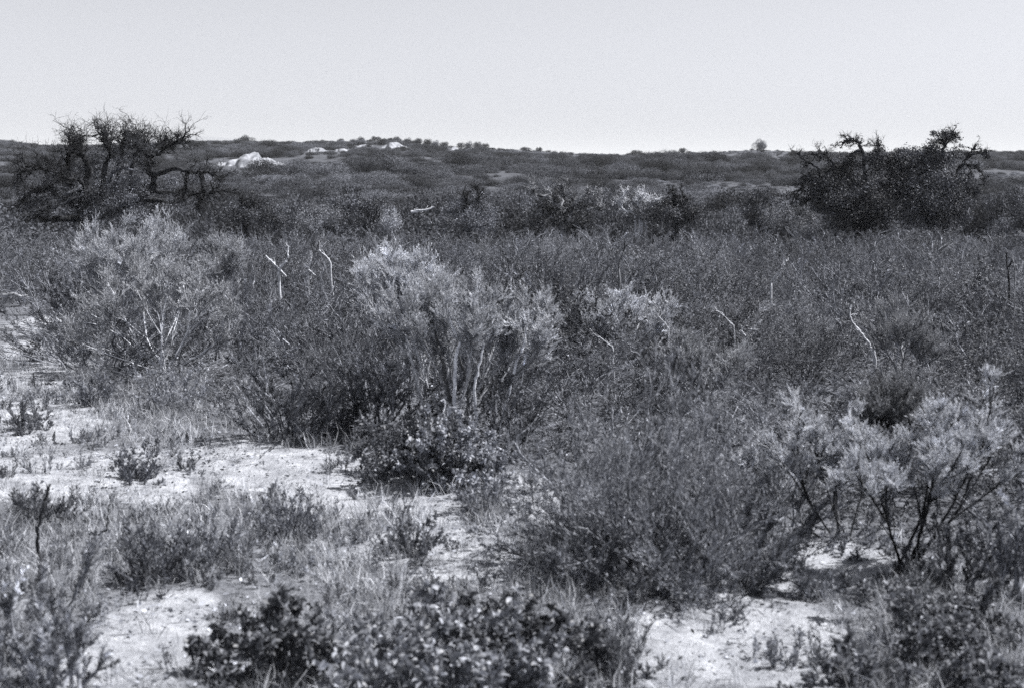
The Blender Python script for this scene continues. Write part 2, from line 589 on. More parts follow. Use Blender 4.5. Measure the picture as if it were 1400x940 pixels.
def build_ground():
    fine = np.linspace(-.44, .44, 460)
    coarse = np.linspace(.44, 2 * math.pi - .44, 42)[1:-1]
    ang = np.concatenate([fine, coarse])
    rad = np.concatenate([[.0, .5, 1.2], np.geomspace(2.0, 330, 560), np.geomspace(350, 7000, 26)])
    A, R = np.meshgrid(ang, rad)
    X, Y = R * np.sin(A), R * np.cos(A)
    Z = zt(X, Y)
    Z = np.where(R > 330, Z - 0 * R, Z)
    mb = bare(X, Y)
    cover = 1 - mb + .0
    dep = np.maximum(Y * CP + CAM_H * SP, .5)
    uu_ = 700 + F * X / dep; vv_ = 470 - F * (-CAM_H * CP + Y * SP) / dep
    front = sstep(-12, 14, vv_ - np.interp(uu_, EDGE_U, EDGE_V)) * (Y > 1)
    cover = cover * (1 - .42 * front)
    cover = np.where(R > 20, 1, cover)
    turf = sstep(26, 40, R)
    v = np.stack([X, Y, Z], -1).reshape(-1, 3).astype(np.float32)
    nr, na = R.shape
    i = np.arange(nr - 1)[:, None] * na; j = np.arange(na)[None, :]; j2 = (j + 1) % na
    q = np.stack([i + j, i + j2, i + na + j2, i + na + j], -1).reshape(-1, 4)[:, ::-1].astype(np.int32)
    me = bpy.data.meshes.new('ground')
    me.vertices.add(len(v)); me.vertices.foreach_set('co', v.ravel())
    me.loops.add(q.size); me.loops.foreach_set('vertex_index', q.ravel())
    me.polygons.add(len(q)); me.polygons.foreach_set('loop_start', np.arange(0, q.size, 4, dtype=np.int32))
    me.polygons.foreach_set('use_smooth', np.ones(len(q), dtype=bool))
    for nm, arr in (('cover', cover), ('turf', turf)):
        a = me.attributes.new(nm, 'FLOAT', 'POINT'); a.data.foreach_set('value', arr.ravel().astype(np.float32))
    me.materials.append(M_GROUND)
    me.update(calc_edges=True); me.validate()
    structure(link('ground', me))


build_ground()


def far_ridge():
    m, nt = new_mat('far_scrub')
    out = N(nt, 'ShaderNodeOutputMaterial'); bs = N(nt, 'ShaderNodeBsdfPrincipled')
    no = N(nt, 'ShaderNodeTexNoise'); no.inputs['Scale'].default_value = .02; no.inputs['Detail'].default_value = 8
    tc = N(nt, 'ShaderNodeTexCoord'); nt.links.new(tc.outputs['Object'], no.inputs['Vector'])
    cr = N(nt, 'ShaderNodeValToRGB'); cr.color_ramp.elements[0].color = grey(.07); cr.color_ramp.elements[1].color = grey(.16)
    nt.links.new(no.outputs['Fac'], cr.inputs[0]); nt.links.new(cr.outputs[0], bs.inputs['Base Color'])
    bs.inputs['Roughness'].default_value = 1
    nt.links.new(bs.outputs[0], out.inputs[0])
    D = 3000.
    us = np.linspace(-500, 1900, 200)
    top = np.interp(us, [-500, -60, 60, 150, 200, 250, 290, 330, 420, 600, 1000, 1900], [203, 196, 199, 198, 192, 186.5, 187.5, 191, 199, 210, 216, 216])
    top = top + .5 * fbm(us / 30, us * 0, 5, 3)
    rows = []
    for (dy, k) in ((-700, 0.), (-350, .55), (-120, .9), (0, 1.), (300, .8), (900, 0.)):
        z = -18 + (CAM_H + D * (235 - top) / F + 18) * k
        rows.append(np.stack([(us - 700) / F * D, np.full_like(us, D + dy), z], 1))
    v = np.concatenate(rows); n = len(us)
    mb = MB()
    i = np.arange(5)[:, None] * n; j = np.arange(n - 1)[None, :]
    q = np.stack([i + j, i + j + 1, i + n + j + 1, i + n + j], -1).reshape(-1, 4)
    mb._add(v, q, np.ones(len(v)))
    structure(mb.build('distant_hills', m, smooth=True))


far_ridge()


def meet(u, v):
    """distance at which the sight line through (u, v) meets the hillside"""
    for y in np.arange(60, 235, .5):
        p = P(u, v, y)
        if ztf(p[0], y) >= p[2]:
            return float(y)
    ys = np.arange(120, 250, 1.0); zz = zt((u - 700) / F * ys, ys)
    return float(ys[int(np.argmax((zz - CAM_H) / ys))]) - 5


BANKS = []


def sand_bank(u0, u1, v0, v1, y, seed, name='sand_bank', outline=None):
    """a bare pale bank cut into the hillside: an eroded sloping face, its crest sunk back into the hill"""
    rng = np.random.default_rng(seed)
    y = meet((u0 + u1) / 2, v1 - 2)
    BANKS.append((u0, u1, y, v1 - v0))
    nu, nv = 60, 22
    mb = MB()
    us = np.linspace(0, 1, nu)
    prof = np.clip((1 - np.abs(us * 2 - 1) ** 1.5) * (.8 + .9 * fbm(us * 3, us * 0 + seed, seed, 5)) + .06 * fbm(us * 22, us * 0, seed, 2), 0, 1.15)
    if outline:
        prof = np.interp(us, [(q[0] - u0) / (u1 - u0) for q in outline], [(v1 - q[1]) / (v1 - v0) for q in outline])
        prof = np.clip(prof + .10 * fbm(us * 14, us * 0 + 3, seed, 3), 0, 1.2)
    else:
        prof = np.clip(.35 + .65 * prof, 0, 1.1) * np.clip(np.minimum(us, 1 - us) * 8, 0, 1)
    depth = max((v1 - v0) / F * y * 1.6, 2.0)
    V = []
    for k in range(nv):
        t = k / (nv - 1)
        for i in range(nu):
            if t < .75:                         # the face
                s = t / .75
                h = s * prof[i]
                yy = y + depth * s * .8
            else:                               # back of the crest, down into the hill
                s = (t - .75) / .25
                h = prof[i] * (1 - .9 * s) - .15 * s
                yy = y + depth * (.8 + s * .9)
            u = u0 + (u1 - u0) * us[i]
            p = P(u, v1 + (v0 - v1) * h, yy) if t < .75 else None
            if p is None:
                q = P(u, v1 + (v0 - v1) * prof[i], y + depth * .8)
                p = np.array([q[0] * yy / (y + depth * .8), yy, q[2] - (q[2] - ztf(q[0], yy) + .6) * s])
            V.append(p)
    V = np.array(V)
    V[:, 2] += .25 * fbm(V[:, 0] / 1.3, V[:, 1] / 1.3 + V[:, 2], seed, 4)
    V[:, 1] += 1.1 * fbm(V[:, 0] / .9, V[:, 2] / 2.2, seed + 9, 4)
    V[:nu, 2] -= 1.0
    i = np.arange(nv - 1)[:, None] * nu; j = np.arange(nu - 1)[None, :]
    q = np.stack([i + j, i + j + 1, i + nu + j + 1, i + nu + j], -1).reshape(-1, 4)
    mb._add(V, q, np.ones(len(V)))
    o = mb.build(name, M_CLIFF)
    structure(o)


sand_bank(292, 404, 205, 232, 165, 3, outline=[(292, 231), (300, 224), (312, 220), (324, 217), (331, 212), (340, 208), (347, 205), (353, 207), (358, 215), (366, 215), (376, 220), (388, 222), (396, 226), (404, 231)])
sand_bank(416, 454, 202, 211, 185, 5)
sand_bank(484, 514, 197, 203, 196, 8)
sand_bank(516, 566, 196, 205, 196, 10)
sand_bank(236, 268, 197, 206, 190, 12)
sand_bank(614, 628, 199, 208, 200, 14)
sand_bank(452, 482, 203, 210, 180, 16)

# ------------------------------------------------------------------ hill scrub
HILLV = []


def plant_mound(seed, H=1., W=1.3, n=1500, leaf=.1, tone=1.):
    """a rounded far shrub: several lobes of leaf clumps and a few stems"""
    rng = np.random.default_rng(seed)
    b, f = MB(), MB()
    nl = 7
    lobes = []
    for k in range(nl):
        a = rng.uniform(0, 6.28); r = W * .62 * math.sqrt(rng.random())
        h = H * rng.uniform(.45, .78) * (1 - .35 * (r / W))
        lobes.append((math.cos(a) * r, math.sin(a) * r, h, rng.uniform(.3, .48) * W, rng.uniform(.28, .42) * H))
    st = []
    for (x, y, h, rw, rh) in lobes:
        m = n // nl
        d = unit(rng.normal(size=(m, 3))); rr = rng.uniform(.72, 1.0, m)[:, None] ** .5
        rr = rr * (1 + .15 * rng.normal(size=(m, 1)))
        p = np.array([x, y, h]) + d * rr * np.array([rw, rw, rh])
        p[:, 2] = np.maximum(p[:, 2], .02)
        dd = d * .25 + rng.normal(size=(m, 3)) * .7; dd[:, 2] += .3
        f.leaves(p, dd, leaf * rng.uniform(.6, 1.4, m), leaf * .55 * rng.uniform(.7, 1.3, m), tone * np.exp(rng.normal(size=m) * .25) * rng.uniform(.85, 1.15), rng, nrm=d * 1.1)
        st.append([x, y, h])
    st = np.array(st)
    p0 = st * np.array([.15, .15, 0]); p0[:, 2] = -.15
    c = curves(p0, unit(st - p0), np.linalg.norm(st - p0, axis=1), np.zeros_like(st), 4, rng, .15)
    b.tubes(c, radii(c, .04, .015), 4, 1.)
    return b, f


hill_rng = np.random.default_rng(77)
mound_meshes = []
for k in range(7):
    H = [1.2, .9, 1.35, .7, 1.0, .85, 1.5][k]; W = [1.3, 1.6, 1.25, 1.1, 1.9, 1.3, 1.3][k]
    bb, ff = plant_mound(900 + k, H, W, 6500, .065, [1, .75, .62, 1.75, 1.05, .9, .55][k])
    mound_meshes.append((bb.mesh('branches', M_GREYBARK), ff.mesh('foliage', M_HILL)))

pts = []
tries = 0
while len(pts) < 5600 and tries < 90000:
    tries += 1
    y = math.sqrt(hill_rng.uniform(36 ** 2, 232 ** 2))
    x = y * hill_rng.uniform(-.40, .40)
    u = 700 + F * x / y
    if y > ridge_r(u) + 4:
        continue
    den = fbm(x / 14, y / 20, 31, 3)
    right = sstep(600, 1100, u) * sstep(110, 190, y)
    small = den < -.16 + .26 * right
    pts.append((x, y, .42 if small else 1.))
pts = np.array(pts); gap = pts[:, 2]; pts = pts[:, :2]
uu = 700 + F * pts[:, 0] / pts[:, 1]
sz = np.clip(hill_rng.lognormal(-.05, .4, len(pts)), .4, 1.35) * .86
sz *= gap * np.interp(pts[:, 1], [36, 50, 75, 110, 150, 190, 240], [1.0, 1.0, .8, .78, .7, .5, .35])
keep = np.ones(len(pts), bool)
for (u0, u1, y, hp) in BANKS:   # only low scrub in front of the bare banks
    inb = (uu > u0 - 3) & (uu < u1 + 3) & (pts[:, 1] < y + 7)
    keep &= ~(inb & (pts[:, 1] > y - 1))
    sz = np.where(inb & (pts[:, 1] > y - (48 if hp > 20 else 24)), np.minimum(sz, .3), sz)
clr = (((uu - 690) / 24) ** 2 + ((pts[:, 1] - 88) / 12) ** 2) < 1
sz = np.where(clr, .22, sz)

sz = np.where(pts[:, 1] > ridge_r(uu) - 25, np.where(uu > 620, .22, .36), sz)
pts, uu, sz, gap = pts[keep], uu[keep], sz[keep], gap[keep]
order = np.argsort(pts[:, 1] / sz)
ind, rest = order[:292], order[292:]
protos = []
for k in range(7):
    protos.append(None)
HG = 'rounded shrubs covering the near side of the hill'
for n_, i in enumerate(ind):
    x, y = pts[i]
    k = n_ % 7
    if gap[i] < 1 and hill_rng.random() < .7:
        k = 3
    loc = (x, y, ztf(x, y) - .05)
    s = sz[i]
    sc = (s * hill_rng.uniform(.95, 1.5), s * hill_rng.uniform(.95, 1.5), s * hill_rng.uniform(.65, 1.1))
    hk = [1.2, .9, 1.35, .7, 1.0, .85, 1.5][k]
    if y < 80:                                   # low enough to leave the hill behind in view
        vc = hill_rng.uniform(258, 288)
        top = CAM_H - y * (vc - 235) / F - loc[2]
        sc = (sc[0], sc[1], min(max(top, .5) / hk, 1.7) if s > .4 else sc[2])
    if protos[k] is None:
        r = thing('hill_shrub', 'rounded dark shrub among many alike on the hillside behind the field', 'shrub', loc, HG)
        link('branches', mound_meshes[k][0], r); link('foliage', mound_meshes[k][1], r)
        r.scale = sc; r.rotation_euler.z = hill_rng.uniform(0, 6.28)
        protos[k] = r
    else:
        dup(protos[k], loc, hill_rng.uniform(0, 6.28), sc)


def scrub_stuff(rest):
    """everything farther up the hill: one object, instances spread by geometry nodes"""
    coll = bpy.data.collections.new('scrub_kinds')
    for k in range(7):
        o = bpy.data.objects.new('scrub_kind_%d' % k, mound_meshes[k][1]); coll.objects.link(o)
    me = bpy.data.meshes.new('hillside_scrub')
    n = len(rest)
    co = np.array([(pts[i, 0], pts[i, 1], ztf(*pts[i]) - .05) for i in rest], dtype=np.float32)
    me.vertices.add(n); me.vertices.foreach_set('co', co.ravel())
    sc = np.stack([sz[rest] * hill_rng.uniform(1.0, 1.9, n), sz[rest] * hill_rng.uniform(1., 1.7, n), sz[rest] * hill_rng.uniform(.6, 1.1, n)], 1)
    a = me.attributes.new('size', 'FLOAT_VECTOR', 'POINT'); a.data.foreach_set('vector', sc.astype(np.float32).ravel())
    a = me.attributes.new('turn', 'FLOAT_VECTOR', 'POINT')
    rot = np.zeros((n, 3), np.float32); rot[:, 2] = hill_rng.uniform(0, 6.28, n); a.data.foreach_set('vector', rot.ravel())
    kd = hill_rng.integers(0, 7, n)
    kd = np.where((gap[rest] < 1) & (hill_rng.random(n) < .75), 3, np.where(kd == 3, 0, kd))
    a = me.attributes.new('kind_index', 'INT', 'POINT'); a.data.foreach_set('value', kd.astype(np.int32))
    me.materials.append(M_HILL)
    o = structure(link('hillside_scrub', me), 'stuff')
    ng = bpy.data.node_groups.new('scrub_spread', 'GeometryNodeTree')
    ng.interface.new_socket('Geometry', in_out='INPUT', socket_type='NodeSocketGeometry')
    ng.interface.new_socket('Geometry', in_out='OUTPUT', socket_type='NodeSocketGeometry')
    gi, go = ng.nodes.new('NodeGroupInput'), ng.nodes.new('NodeGroupOutput')
    m2p = ng.nodes.new('GeometryNodeMeshToPoints')
    iop = ng.nodes.new('GeometryNodeInstanceOnPoints'); iop.inputs['Pick Instance'].default_value = True
    ci = ng.nodes.new('GeometryNodeCollectionInfo'); ci.inputs['Collection'].default_value = coll
    ci.inputs['Separate Children'].default_value = True; ci.inputs['Reset Children'].default_value = True
    for nm, sock in (('size', 'Scale'), ('turn', 'Rotation')):
        na = ng.nodes.new('GeometryNodeInputNamedAttribute'); na.data_type = 'FLOAT_VECTOR'
        na.inputs['Name'].default_value = nm
        ng.links.new(na.outputs['Attribute'], iop.inputs[sock])
    na = ng.nodes.new('GeometryNodeInputNamedAttribute'); na.data_type = 'INT'; na.inputs['Name'].default_value = 'kind_index'
    ng.links.new(na.outputs['Attribute'], iop.inputs['Instance Index'])
    ng.links.new(gi.outputs[0], m2p.inputs[0]); ng.links.new(m2p.outputs[0], iop.inputs['Points'])
    ng.links.new(ci.outputs[0], iop.inputs['Instance']); ng.links.new(iop.outputs[0], go.inputs[0])
    md = o.modifiers.new('spread', 'NODES'); md.node_group = ng


scrub_stuff(rest)

# bushes that stand out along the skyline
SKYG = 'row of bushes along the skyline'


def crest(u):
    """point of the hillside that forms the skyline at photo column u"""
    ys = np.arange(120, 260, 1.0); a = (u - 700) / F / CP
    zz = zt(a * ys, ys); k = int(np.argmax((zz - CAM_H) / ys))
    return a * ys[k], ys[k] - 1.5, float(zz[k])


def crest_bush(k, u, w, h, lab, group=None):
    x, y, z = crest(u)
    W = [1.3, 1.6, 1.25, 1.1, 1.9, 1.3, 1.3][k]; H = [1.2, .9, 1.35, .7, 1.0, .85, 1.5][k]
    o = dup(protos[k], (x, y, z - .15), u * 1.7, (w / F * y / W, w / F * y / W, (h / F * y + .15) / H), lab, group)
    if group is None:
        del o['group']


for (u, w, h, lab) in [(345, 15, 9, 'small round bush on the skyline above the white sand bank'),
                       (928, 8, 7, 'tiny round bush alone on the low right skyline'),
                       (1030, 14, 13, 'round bush on the highest point of the right skyline'),
                       (717, 10, 5, 'low flat bush on the skyline right of the row of dark bushes'),
                       (737, 6, 6, 'smallest bush on the skyline beside a low flat bush'),
                       (866, 9, 6, 'low bush in the dip of the skyline')]:
    crest_bush(int(u) % 5 if int(u) % 5 != 3 else 2, u, w, h, lab)
for j, (u, w, h) in enumerate([(562, 8, 6), (575, 8, 8), (588, 8, 9), (599, 8, 8), (611, 8, 8), (632, 8, 8), (643, 9, 9), (655, 8, 10), (664, 8, 8), (498, 8, 5), (517, 9, 6), (546, 7, 6)]):
    crest_bush((0, 2, 6)[j % 3], u, w, h, 'dark upright bush in the skyline row beside the pale crest', SKYG)

# ------------------------------------------------------------------ field shrubs
field_rng = np.random.default_rng(5)
CH = []
for k in range(5):
    CH.append((plant_chamise(100 + k, [.8, .75, .9, .7, .85][k], [.62, .7, .6, .65, .75][k], 15, 9, 11, 7, tone=[1, .85, 1.1, .95, .8][k]), M_GREYBARK, M_CHAM, 'chamise'))
for k in range(2):
    CH.append((plant_wispy(200 + k, .75, .65, tone=.85), M_GREYBARK, M_WISP, 'wispy'))
CH.append((plant_broad(301, .65, .6, 22, 7, 5, 8, .6, (.019, .009)), M_GREYBARK, M_WISP, 'broad'))
CHM = [(bf[0].mesh('branches', mb), bf[1].mesh('foliage', mf), kind) for (bf, mb, mf, kind) in CH]
LAB = {'chamise': ('chamise_shrub', 'dark fine leaved twiggy shrub in the dense field of scrub', 'shrubs filling the field of scrub'),
       'wispy': ('wispy_shrub', 'greyer wispy thin stemmed shrub mixed into the dense field of scrub', 'wispy shrubs mixed into the field of scrub'),
       'broad': ('leafy_shrub', 'small oval leaved shrub mixed into the dense field of scrub', 'oval leaved shrubs mixed into the field of scrub')}
FP = [None] * len(CHM)


def field_shrub(k, loc, rz, sc, label=None, group=True):
    if FP[k] is None:
        nm, lb, gr = LAB[CHM[k][2]]
        r = thing(nm, label or lb, 'shrub', loc, gr)
        link('branches', CHM[k][0], r); link('foliage', CHM[k][1], r)
        r.rotation_euler.z = rz; r.scale = sc
        FP[k] = r
    else:
        nm, lb, gr = LAB[CHM[k][2]]
        r = dup(FP[k], loc, rz, sc, label or lb, gr)
    if label:
        if 'group' in r:
            del r['group']
    return r


# front edge of the thicket in photo pixels (u -> v of the ground line)
spots = []
for _ in range(30000):
    y = math.sqrt(field_rng.uniform(6.0 ** 2, 31 ** 2)); x = y * field_rng.uniform(-.43, .43)
    u = 700 + F * x / (y * CP + CAM_H * SP)
    v = 470 - F * ((-CAM_H) * CP + y * SP) / (y * CP + CAM_H * SP)
    if v > np.interp(u, EDGE_U, EDGE_V) - 4 or (690 < u < 757 and v > 560):
        continue
    rmin = .52 if y < 14 else (.52 + (y - 14) * .036)
    if all((x - a) ** 2 + (y - b) ** 2 > rmin ** 2 for (a, b, _u, _v) in spots):
        spots.append((x, y, u, v))
spots.sort(key=lambda s: s[1])
SHOW = [  # (u0, u1, distance, v): what stands at that distance must stay visible down to photo row v
    (575, 725, 8.8, 548), (500, 600, 10.3, 410), (755, 925, 11.6, 440), (130, 310, 11.6, 500), (1080, 1390, 5.7, 700), (120, 235, 14.5, 400), (285, 330, 16, 350),
    (358, 398, 15.5, 374), (412, 432, 15.5, 372), (432, 455, 15.5, 362), (838, 862, 13.5, 366), (1155, 1202, 11.5, 490), (1280, 1300, 11.5, 488),
    (1370, 1392, 14.5, 390), (1046, 1080, 16, 388), (1008, 1046, 10.8, 464), (970, 1008, 11.2, 446), (808, 842, 10.2, 474), (894, 918, 10.8, 450), (764, 792, 9, 526),
    (1185, 1280, 10.6, 470), (925, 1000, 9.6, 500), (1185, 1265, 7.8, 560)]
print('field spots', len(spots))
for (x, y, u, v) in spots[:415]:
    pn = fbm(np.array([x / 2.2]), np.array([y / 2.6]), 71, 3)[0]
    r = field_rng.random() + .55 * pn
    k = int(field_rng.integers(0, 5)) if r < .72 else (5 + int(field_rng.integers(0, 2)) if r < .95 else 7)
    if r < .1:
        k = (1, 4)[int(field_rng.integers(0, 2))]
    s = field_rng.lognormal(-.02, .28) * (1 + max(0, y - 14) * .02) * 1.1
    sxy = min(s * (1.0 + max(0, y - 14) * .012), 1.7)
    hz = s * field_rng.uniform(.8, 1.12)
    if y < 16 and field_rng.random() < .2:              # a low gap
        hz *= .5
    if y > 15:
        hz = min(hz, 1.0)
    hz = min(hz, 1.3, (CAM_H - y * (field_rng.uniform(60, 95) if y < 19 else field_rng.uniform(58, 72)) / F - ztf(x, y)) / .95)
    rp = .4 * sxy * F / y
    for (u0, u1, yo, vl) in SHOW:
        vl = vl - 6
        if y < yo - .15 and u0 - rp < u < u1 + rp:
            lim = (CAM_H - y * (vl - 235) / F - ztf(x, y)) / .95
            if hz > lim:
                hz = max(lim, .3); sxy *= .9
    field_shrub(k, (x, y, ztf(x, y) - .02), field_rng.uniform(0, 6.28), (sxy, sxy, hz))


# ------------------------------------------------------------------ pale sage shrubs
def to_target(base, targets, rng, K=10, jit=.05, n_each=2, arch=.25, wig=.25, per=3):
    """main stems leave the base and fork half way up towards two or three crown clumps each"""
    cs = []
    tg = sorted([np.array(t) + rng.normal(size=3) * jit for t in targets for _ in range(n_each)], key=lambda t: math.atan2(t[0], t[2] + .1) + rng.normal() * .06)
    for g0 in range(0, len(tg), per):
        grp = tg[g0:g0 + per]
        mean = np.mean(grp, 0)
        b0 = base + np.array([rng.normal() * .03, rng.normal() * .03, -.03])
        fork = b0 + (mean - b0) * rng.uniform(.38, .6)
        fork[:2] += (mean - b0)[:2] * arch * .3 + rng.normal(size=2) * .02
        w0 = np.cumsum(rng.normal(size=(K // 2, 3)) * .006 * wig * 4, 0)
        for tt in grp:
            s0 = np.linspace(0, 1, K // 2)[:, None]; s1 = np.linspace(0, 1, K - K // 2 + 1)[1:, None]
            c0 = b0 + (fork - b0) * s0 + (w0 - w0[-1] * s0) * s0
            m = fork * .5 + tt * .5 + rng.normal(size=3) * .03 + (fork - b0) * .12
            c1 = (1 - s1) ** 2 * fork + 2 * s1 * (1 - s1) * m + s1 ** 2 * tt
            cs.append(np.concatenate([c0, c1]))
    return np.array(cs)


def hero_sage(name, label, bu, bv, y, clumps, seed, tone=1., mf=None, mb=None, n_each=2, plume=.17, rr=(.006, .012), jit=.05, np1=11, nl=22, tip=.72, leaf=(.02, .0052), arch=.25, low=.12, per=3, drop=1.4, extra=()):
    rng = np.random.default_rng(seed)
    p = P(bu, bv, y); base = np.array([p[0], y, ztf(p[0], y)])
    tg = []
    for cl in clumps:
        dy = cl[2] if len(cl) > 2 else rng.uniform(-.25, .25)
        q = P(cl[0], cl[1], y + dy); q[2] -= plume * drop
        tg.append(q - base)
    c0 = to_target(np.zeros(3), tg, rng, 10, jit, n_each, arch, .25, per)
    bf = sage_from(c0, rng, tone, plume, np1, 6, nl, tip, rr, leaf=leaf, low=low)
    for (path, r0, r1, tn) in extra:                 # single stems that stand out
        p = np.array([P(q_[0], q_[1], y + (q_[2] if len(q_) > 2 else 0)) for q_ in path]) - base
        K = 5 * (len(p) - 1) + 1
        s_ = np.linspace(0, len(p) - 1, K); i_ = np.minimum(s_.astype(int), len(p) - 2); f_ = (s_ - i_)[:, None]
        c = p[i_] * (1 - f_) + p[i_ + 1] * f_ + rng.normal(size=(K, 3)) * .003
        bf[0].tubes(c[None], np.linspace(r0, r1, K)[None], 6, tn)
    return put(name, label, 'shrub', base, bf, mb or M_PALEBARK, mf or M_SAGE)


hero_sage('pale_sagebrush', 'tall pale topped shrub on bare forked stems in the centre of the field', 615, 590, 8.8,
          [(548, 402), (575, 385), (600, 372), (622, 380, .2), (645, 388), (668, 400), (690, 412), (560, 425, -.2), (640, 410, -.25), (610, 405, -.1), (715, 415, .1), (735, 418, .0), (725, 440, -.2), (590, 440, .2), (665, 440, .25)], 11, .92, plume=.135, np1=13, rr=(.004, .009), low=.05, drop=1.15, extra=[
              ([(618, 600, -.1), (618, 555, -.15), (607, 510, -.15), (602, 480, -.1), (592, 440, 0)], .016, .006, .2),
              ([(622, 600, -.1), (621, 550, -.16), (622, 490, -.2), (630, 465, -.2), (636, 440, -.15), (640, 415, -.1)], .015, .006, 2.3),
              ([(630, 467, -.2), (620, 450, -.2), (614, 435, -.2)], .008, .004, 2.2), ([(651, 580, -.1), (648, 530, -.15), (655, 500, -.15), (662, 470, -.15), (664, 445, -.1)], .011, .005, 2.1),
              ([(580, 560, -.1), (570, 520, -.15), (562, 490, -.15), (552, 440, -.1), (545, 420, 0)], .011, .005, 1.2), ([(690, 560, 0), (704, 500, -.1), (717, 470, -.1), (722, 440, -.05), (723, 425, 0)], .010, .005, 2.2),
              ([(640, 580, -.1), (640, 530, -.1), (628, 490, -.05), (622, 440, 0)], .013, .006, .25)])
hero_sage('pale_sagebrush', 'pale feathery shrub just behind the left side of the tall central one', 580, 540, 10.3,
          [(497, 352), (520, 338), (545, 330), (568, 335), (590, 345), (510, 322, .3), (553, 350, -.2), (600, 352, .2), (530, 362, -.3), (585, 368)], 12, .85, plume=.135, np1=13, drop=1.5, low=.05)
hero_sage('pale_sagebrush', 'wide low pale shrub with dark underside right of centre', 842, 500, 11.6,
          [(785, 384), (800, 377), (820, 370), (836, 368), (855, 374), (876, 378), (896, 382), (910, 378), (850, 402, -.3), (815, 396, -.2), (880, 400)], 13, .74, plume=.14, drop=2.1, n_each=1, np1=14)
hero_sage('pale_sagebrush', 'pale plumed shrub with dark bare stems at the right edge', 1237, 775, 5.75,
          [(1205, 575), (1180, 585), (1212, 600), (1265, 585), (1290, 560), (1312, 535), (1335, 530), (1360, 538), (1378, 560), (1372, 590), (1262, 560), (1280, 600), (1195, 610), (1345, 556, -.25), (1325, 556, .25), (1240, 590), (1225, 640), (1270, 640), (1170, 620), (1385, 610), (1300, 620)], 14, 1., M_SAGE, M_BURNT, 1, .085, (.0035, .008), .06, 17, 17, .76, (.014, .0036), .5, .4, drop=1.0)
hero_sage('pale_sagebrush', 'pale leaning shrub on thin dark stems beside bare sand, right of the wispy shrubs', 1158, 735, 6.3,
          [(1050, 590), (1075, 565), (1100, 555), (1125, 550), (1140, 570), (1160, 592), (1110, 590), (1085, 600), (1145, 605), (1060, 620), (1020, 600), (1035, 640), (1120, 640), (1180, 640)], 15, 1.1, M_SAGE, M_BURNT, 1, .085, (.0035, .006), .06, 17, 17, .72, (.014, .0036), .5, .4, drop=1.)
hero_sage('pale_sagebrush', 'small pale tuft topped shrub behind the plumed shrub at the right', 1228, 640, 7.8,
          [(1200, 512), (1222, 506), (1245, 515), (1212, 525), (1260, 530), (1190, 525)], 16, .9, M_SAGE2, M_BURNT, 2, .12, (.004, .007), .04)
hero_sage('pale_sagebrush', 'pale plumed shrub below the dark burnt tree at left', 165, 440, 14.5,
          [(122, 322), (140, 312), (162, 308), (182, 310), (204, 318), (222, 328), (150, 328, -.3), (190, 330, -.3), (130, 345), (112, 330, -.2), (172, 340, -.4)], 17, 1.25, plume=.16, drop=.9, n_each=2, np1=11)
hero_sage('pale_sagebrush', 'small pale tuft shrub right of the plumed shrub below the burnt tree', 222, 430, 16,
          [(214, 306), (228, 304), (240, 308)], 18, 1.15, plume=.16)
hero_sage('pale_sagebrush', 'two lobed pale tuft shrub in the field behind the white stemmed shrub', 305, 430, 16,
          [(290, 322), (302, 316), (316, 314), (298, 340), (318, 336), (328, 322)], 19, 1.0, plume=.15)
hero_sage('white_stemmed_shrub', 'big loose shrub with a fan of white bare stems beside the sandy track', 225, 510, 11.6,
          [(110, 420), (130, 400), (150, 378), (172, 372), (195, 365), (215, 360), (238, 368), (262, 372), (285, 385), (306, 390), (322, 410), (150, 425, -.3), (185, 405, -.3), (255, 405, -.3), (290, 425, -.3), (330, 440), (225, 395, .3), (140, 450, -.2), (160, 345, .3), (200, 340, .4), (250, 345, .3), (280, 352, .2)],
          20, 1.15, M_SAGE2, M_DEADWOOD, 1, .15, (.004, .009), .09, 10, 11, .5, (.024, .007), .1, .15, 2, drop=.9)
hero_sage('pale_sagebrush', 'low grey green tufted shrub in the right field behind the thicket', 955, 560, 9.6,
          [(935, 465), (955, 458), (975, 470), (990, 480)], 21, .85, M_SAGE2, plume=.13)
hero_sage('pale_sagebrush', 'faint pale tufted shrub in the far right field near the dark stick', 1225, 540, 10.6,
          [(1205, 425), (1222, 418), (1240, 426), (1258, 440), (1275, 430)], 22, .8, M_SAGE2, plume=.14)

# dark stems beside the central shrub
# ------------------------------------------------------------------ wispy thicket, broad-leaved bushes, herbs in front
def hero_plant(fn, name, label, cat, bu, bv, mb, mf, seed, rz=0, sc=1., **kw):
    g = G(bu, bv)
    return put(name, label, cat, (g[0], g[1], g[2] - .01), fn(seed, **kw), mb, mf, None, rz, sc)


hero_plant(plant_wispy, 'wispy_shrub', 'wispy grey shrub beside the dark gap at the front of the thicket', 'shrub', 815, 765, M_GREYBARK, M_WISP, 401, H=.84, W=.42, stems=50, tone=.95, n1=9)
hero_plant(plant_wispy, 'wispy_shrub', 'largest wispy grey shrub in the middle of the front thicket', 'shrub', 905, 790, M_GREYBARK, M_WISP, 402, H=.86, W=.5, stems=64, tone=1.0, n1=9)
hero_plant(plant_wispy, 'wispy_shrub', 'wispy grey shrub next to the pale leaning shrub', 'shrub', 1005, 780, M_GREYBARK, M_WISP, 403, H=.8, W=.42, stems=50, tone=.9, n1=9)
hero_plant(plant_chamise, 'chamise_shrub', 'dark twiggy shrub at the front right of the wispy thicket', 'shrub', 1010, 790, M_GREYBARK, M_CHAM, 404, H=.42, W=.3, stems=14, leaf=(.016, .0038))
hero_plant(plant_chamise, 'chamise_shrub', 'dark twiggy shrub under the left of the wispy thicket', 'shrub', 800, 800, M_GREYBARK, M_CHAM, 405, H=.36, W=.3, stems=14, leaf=(.016, .0038))
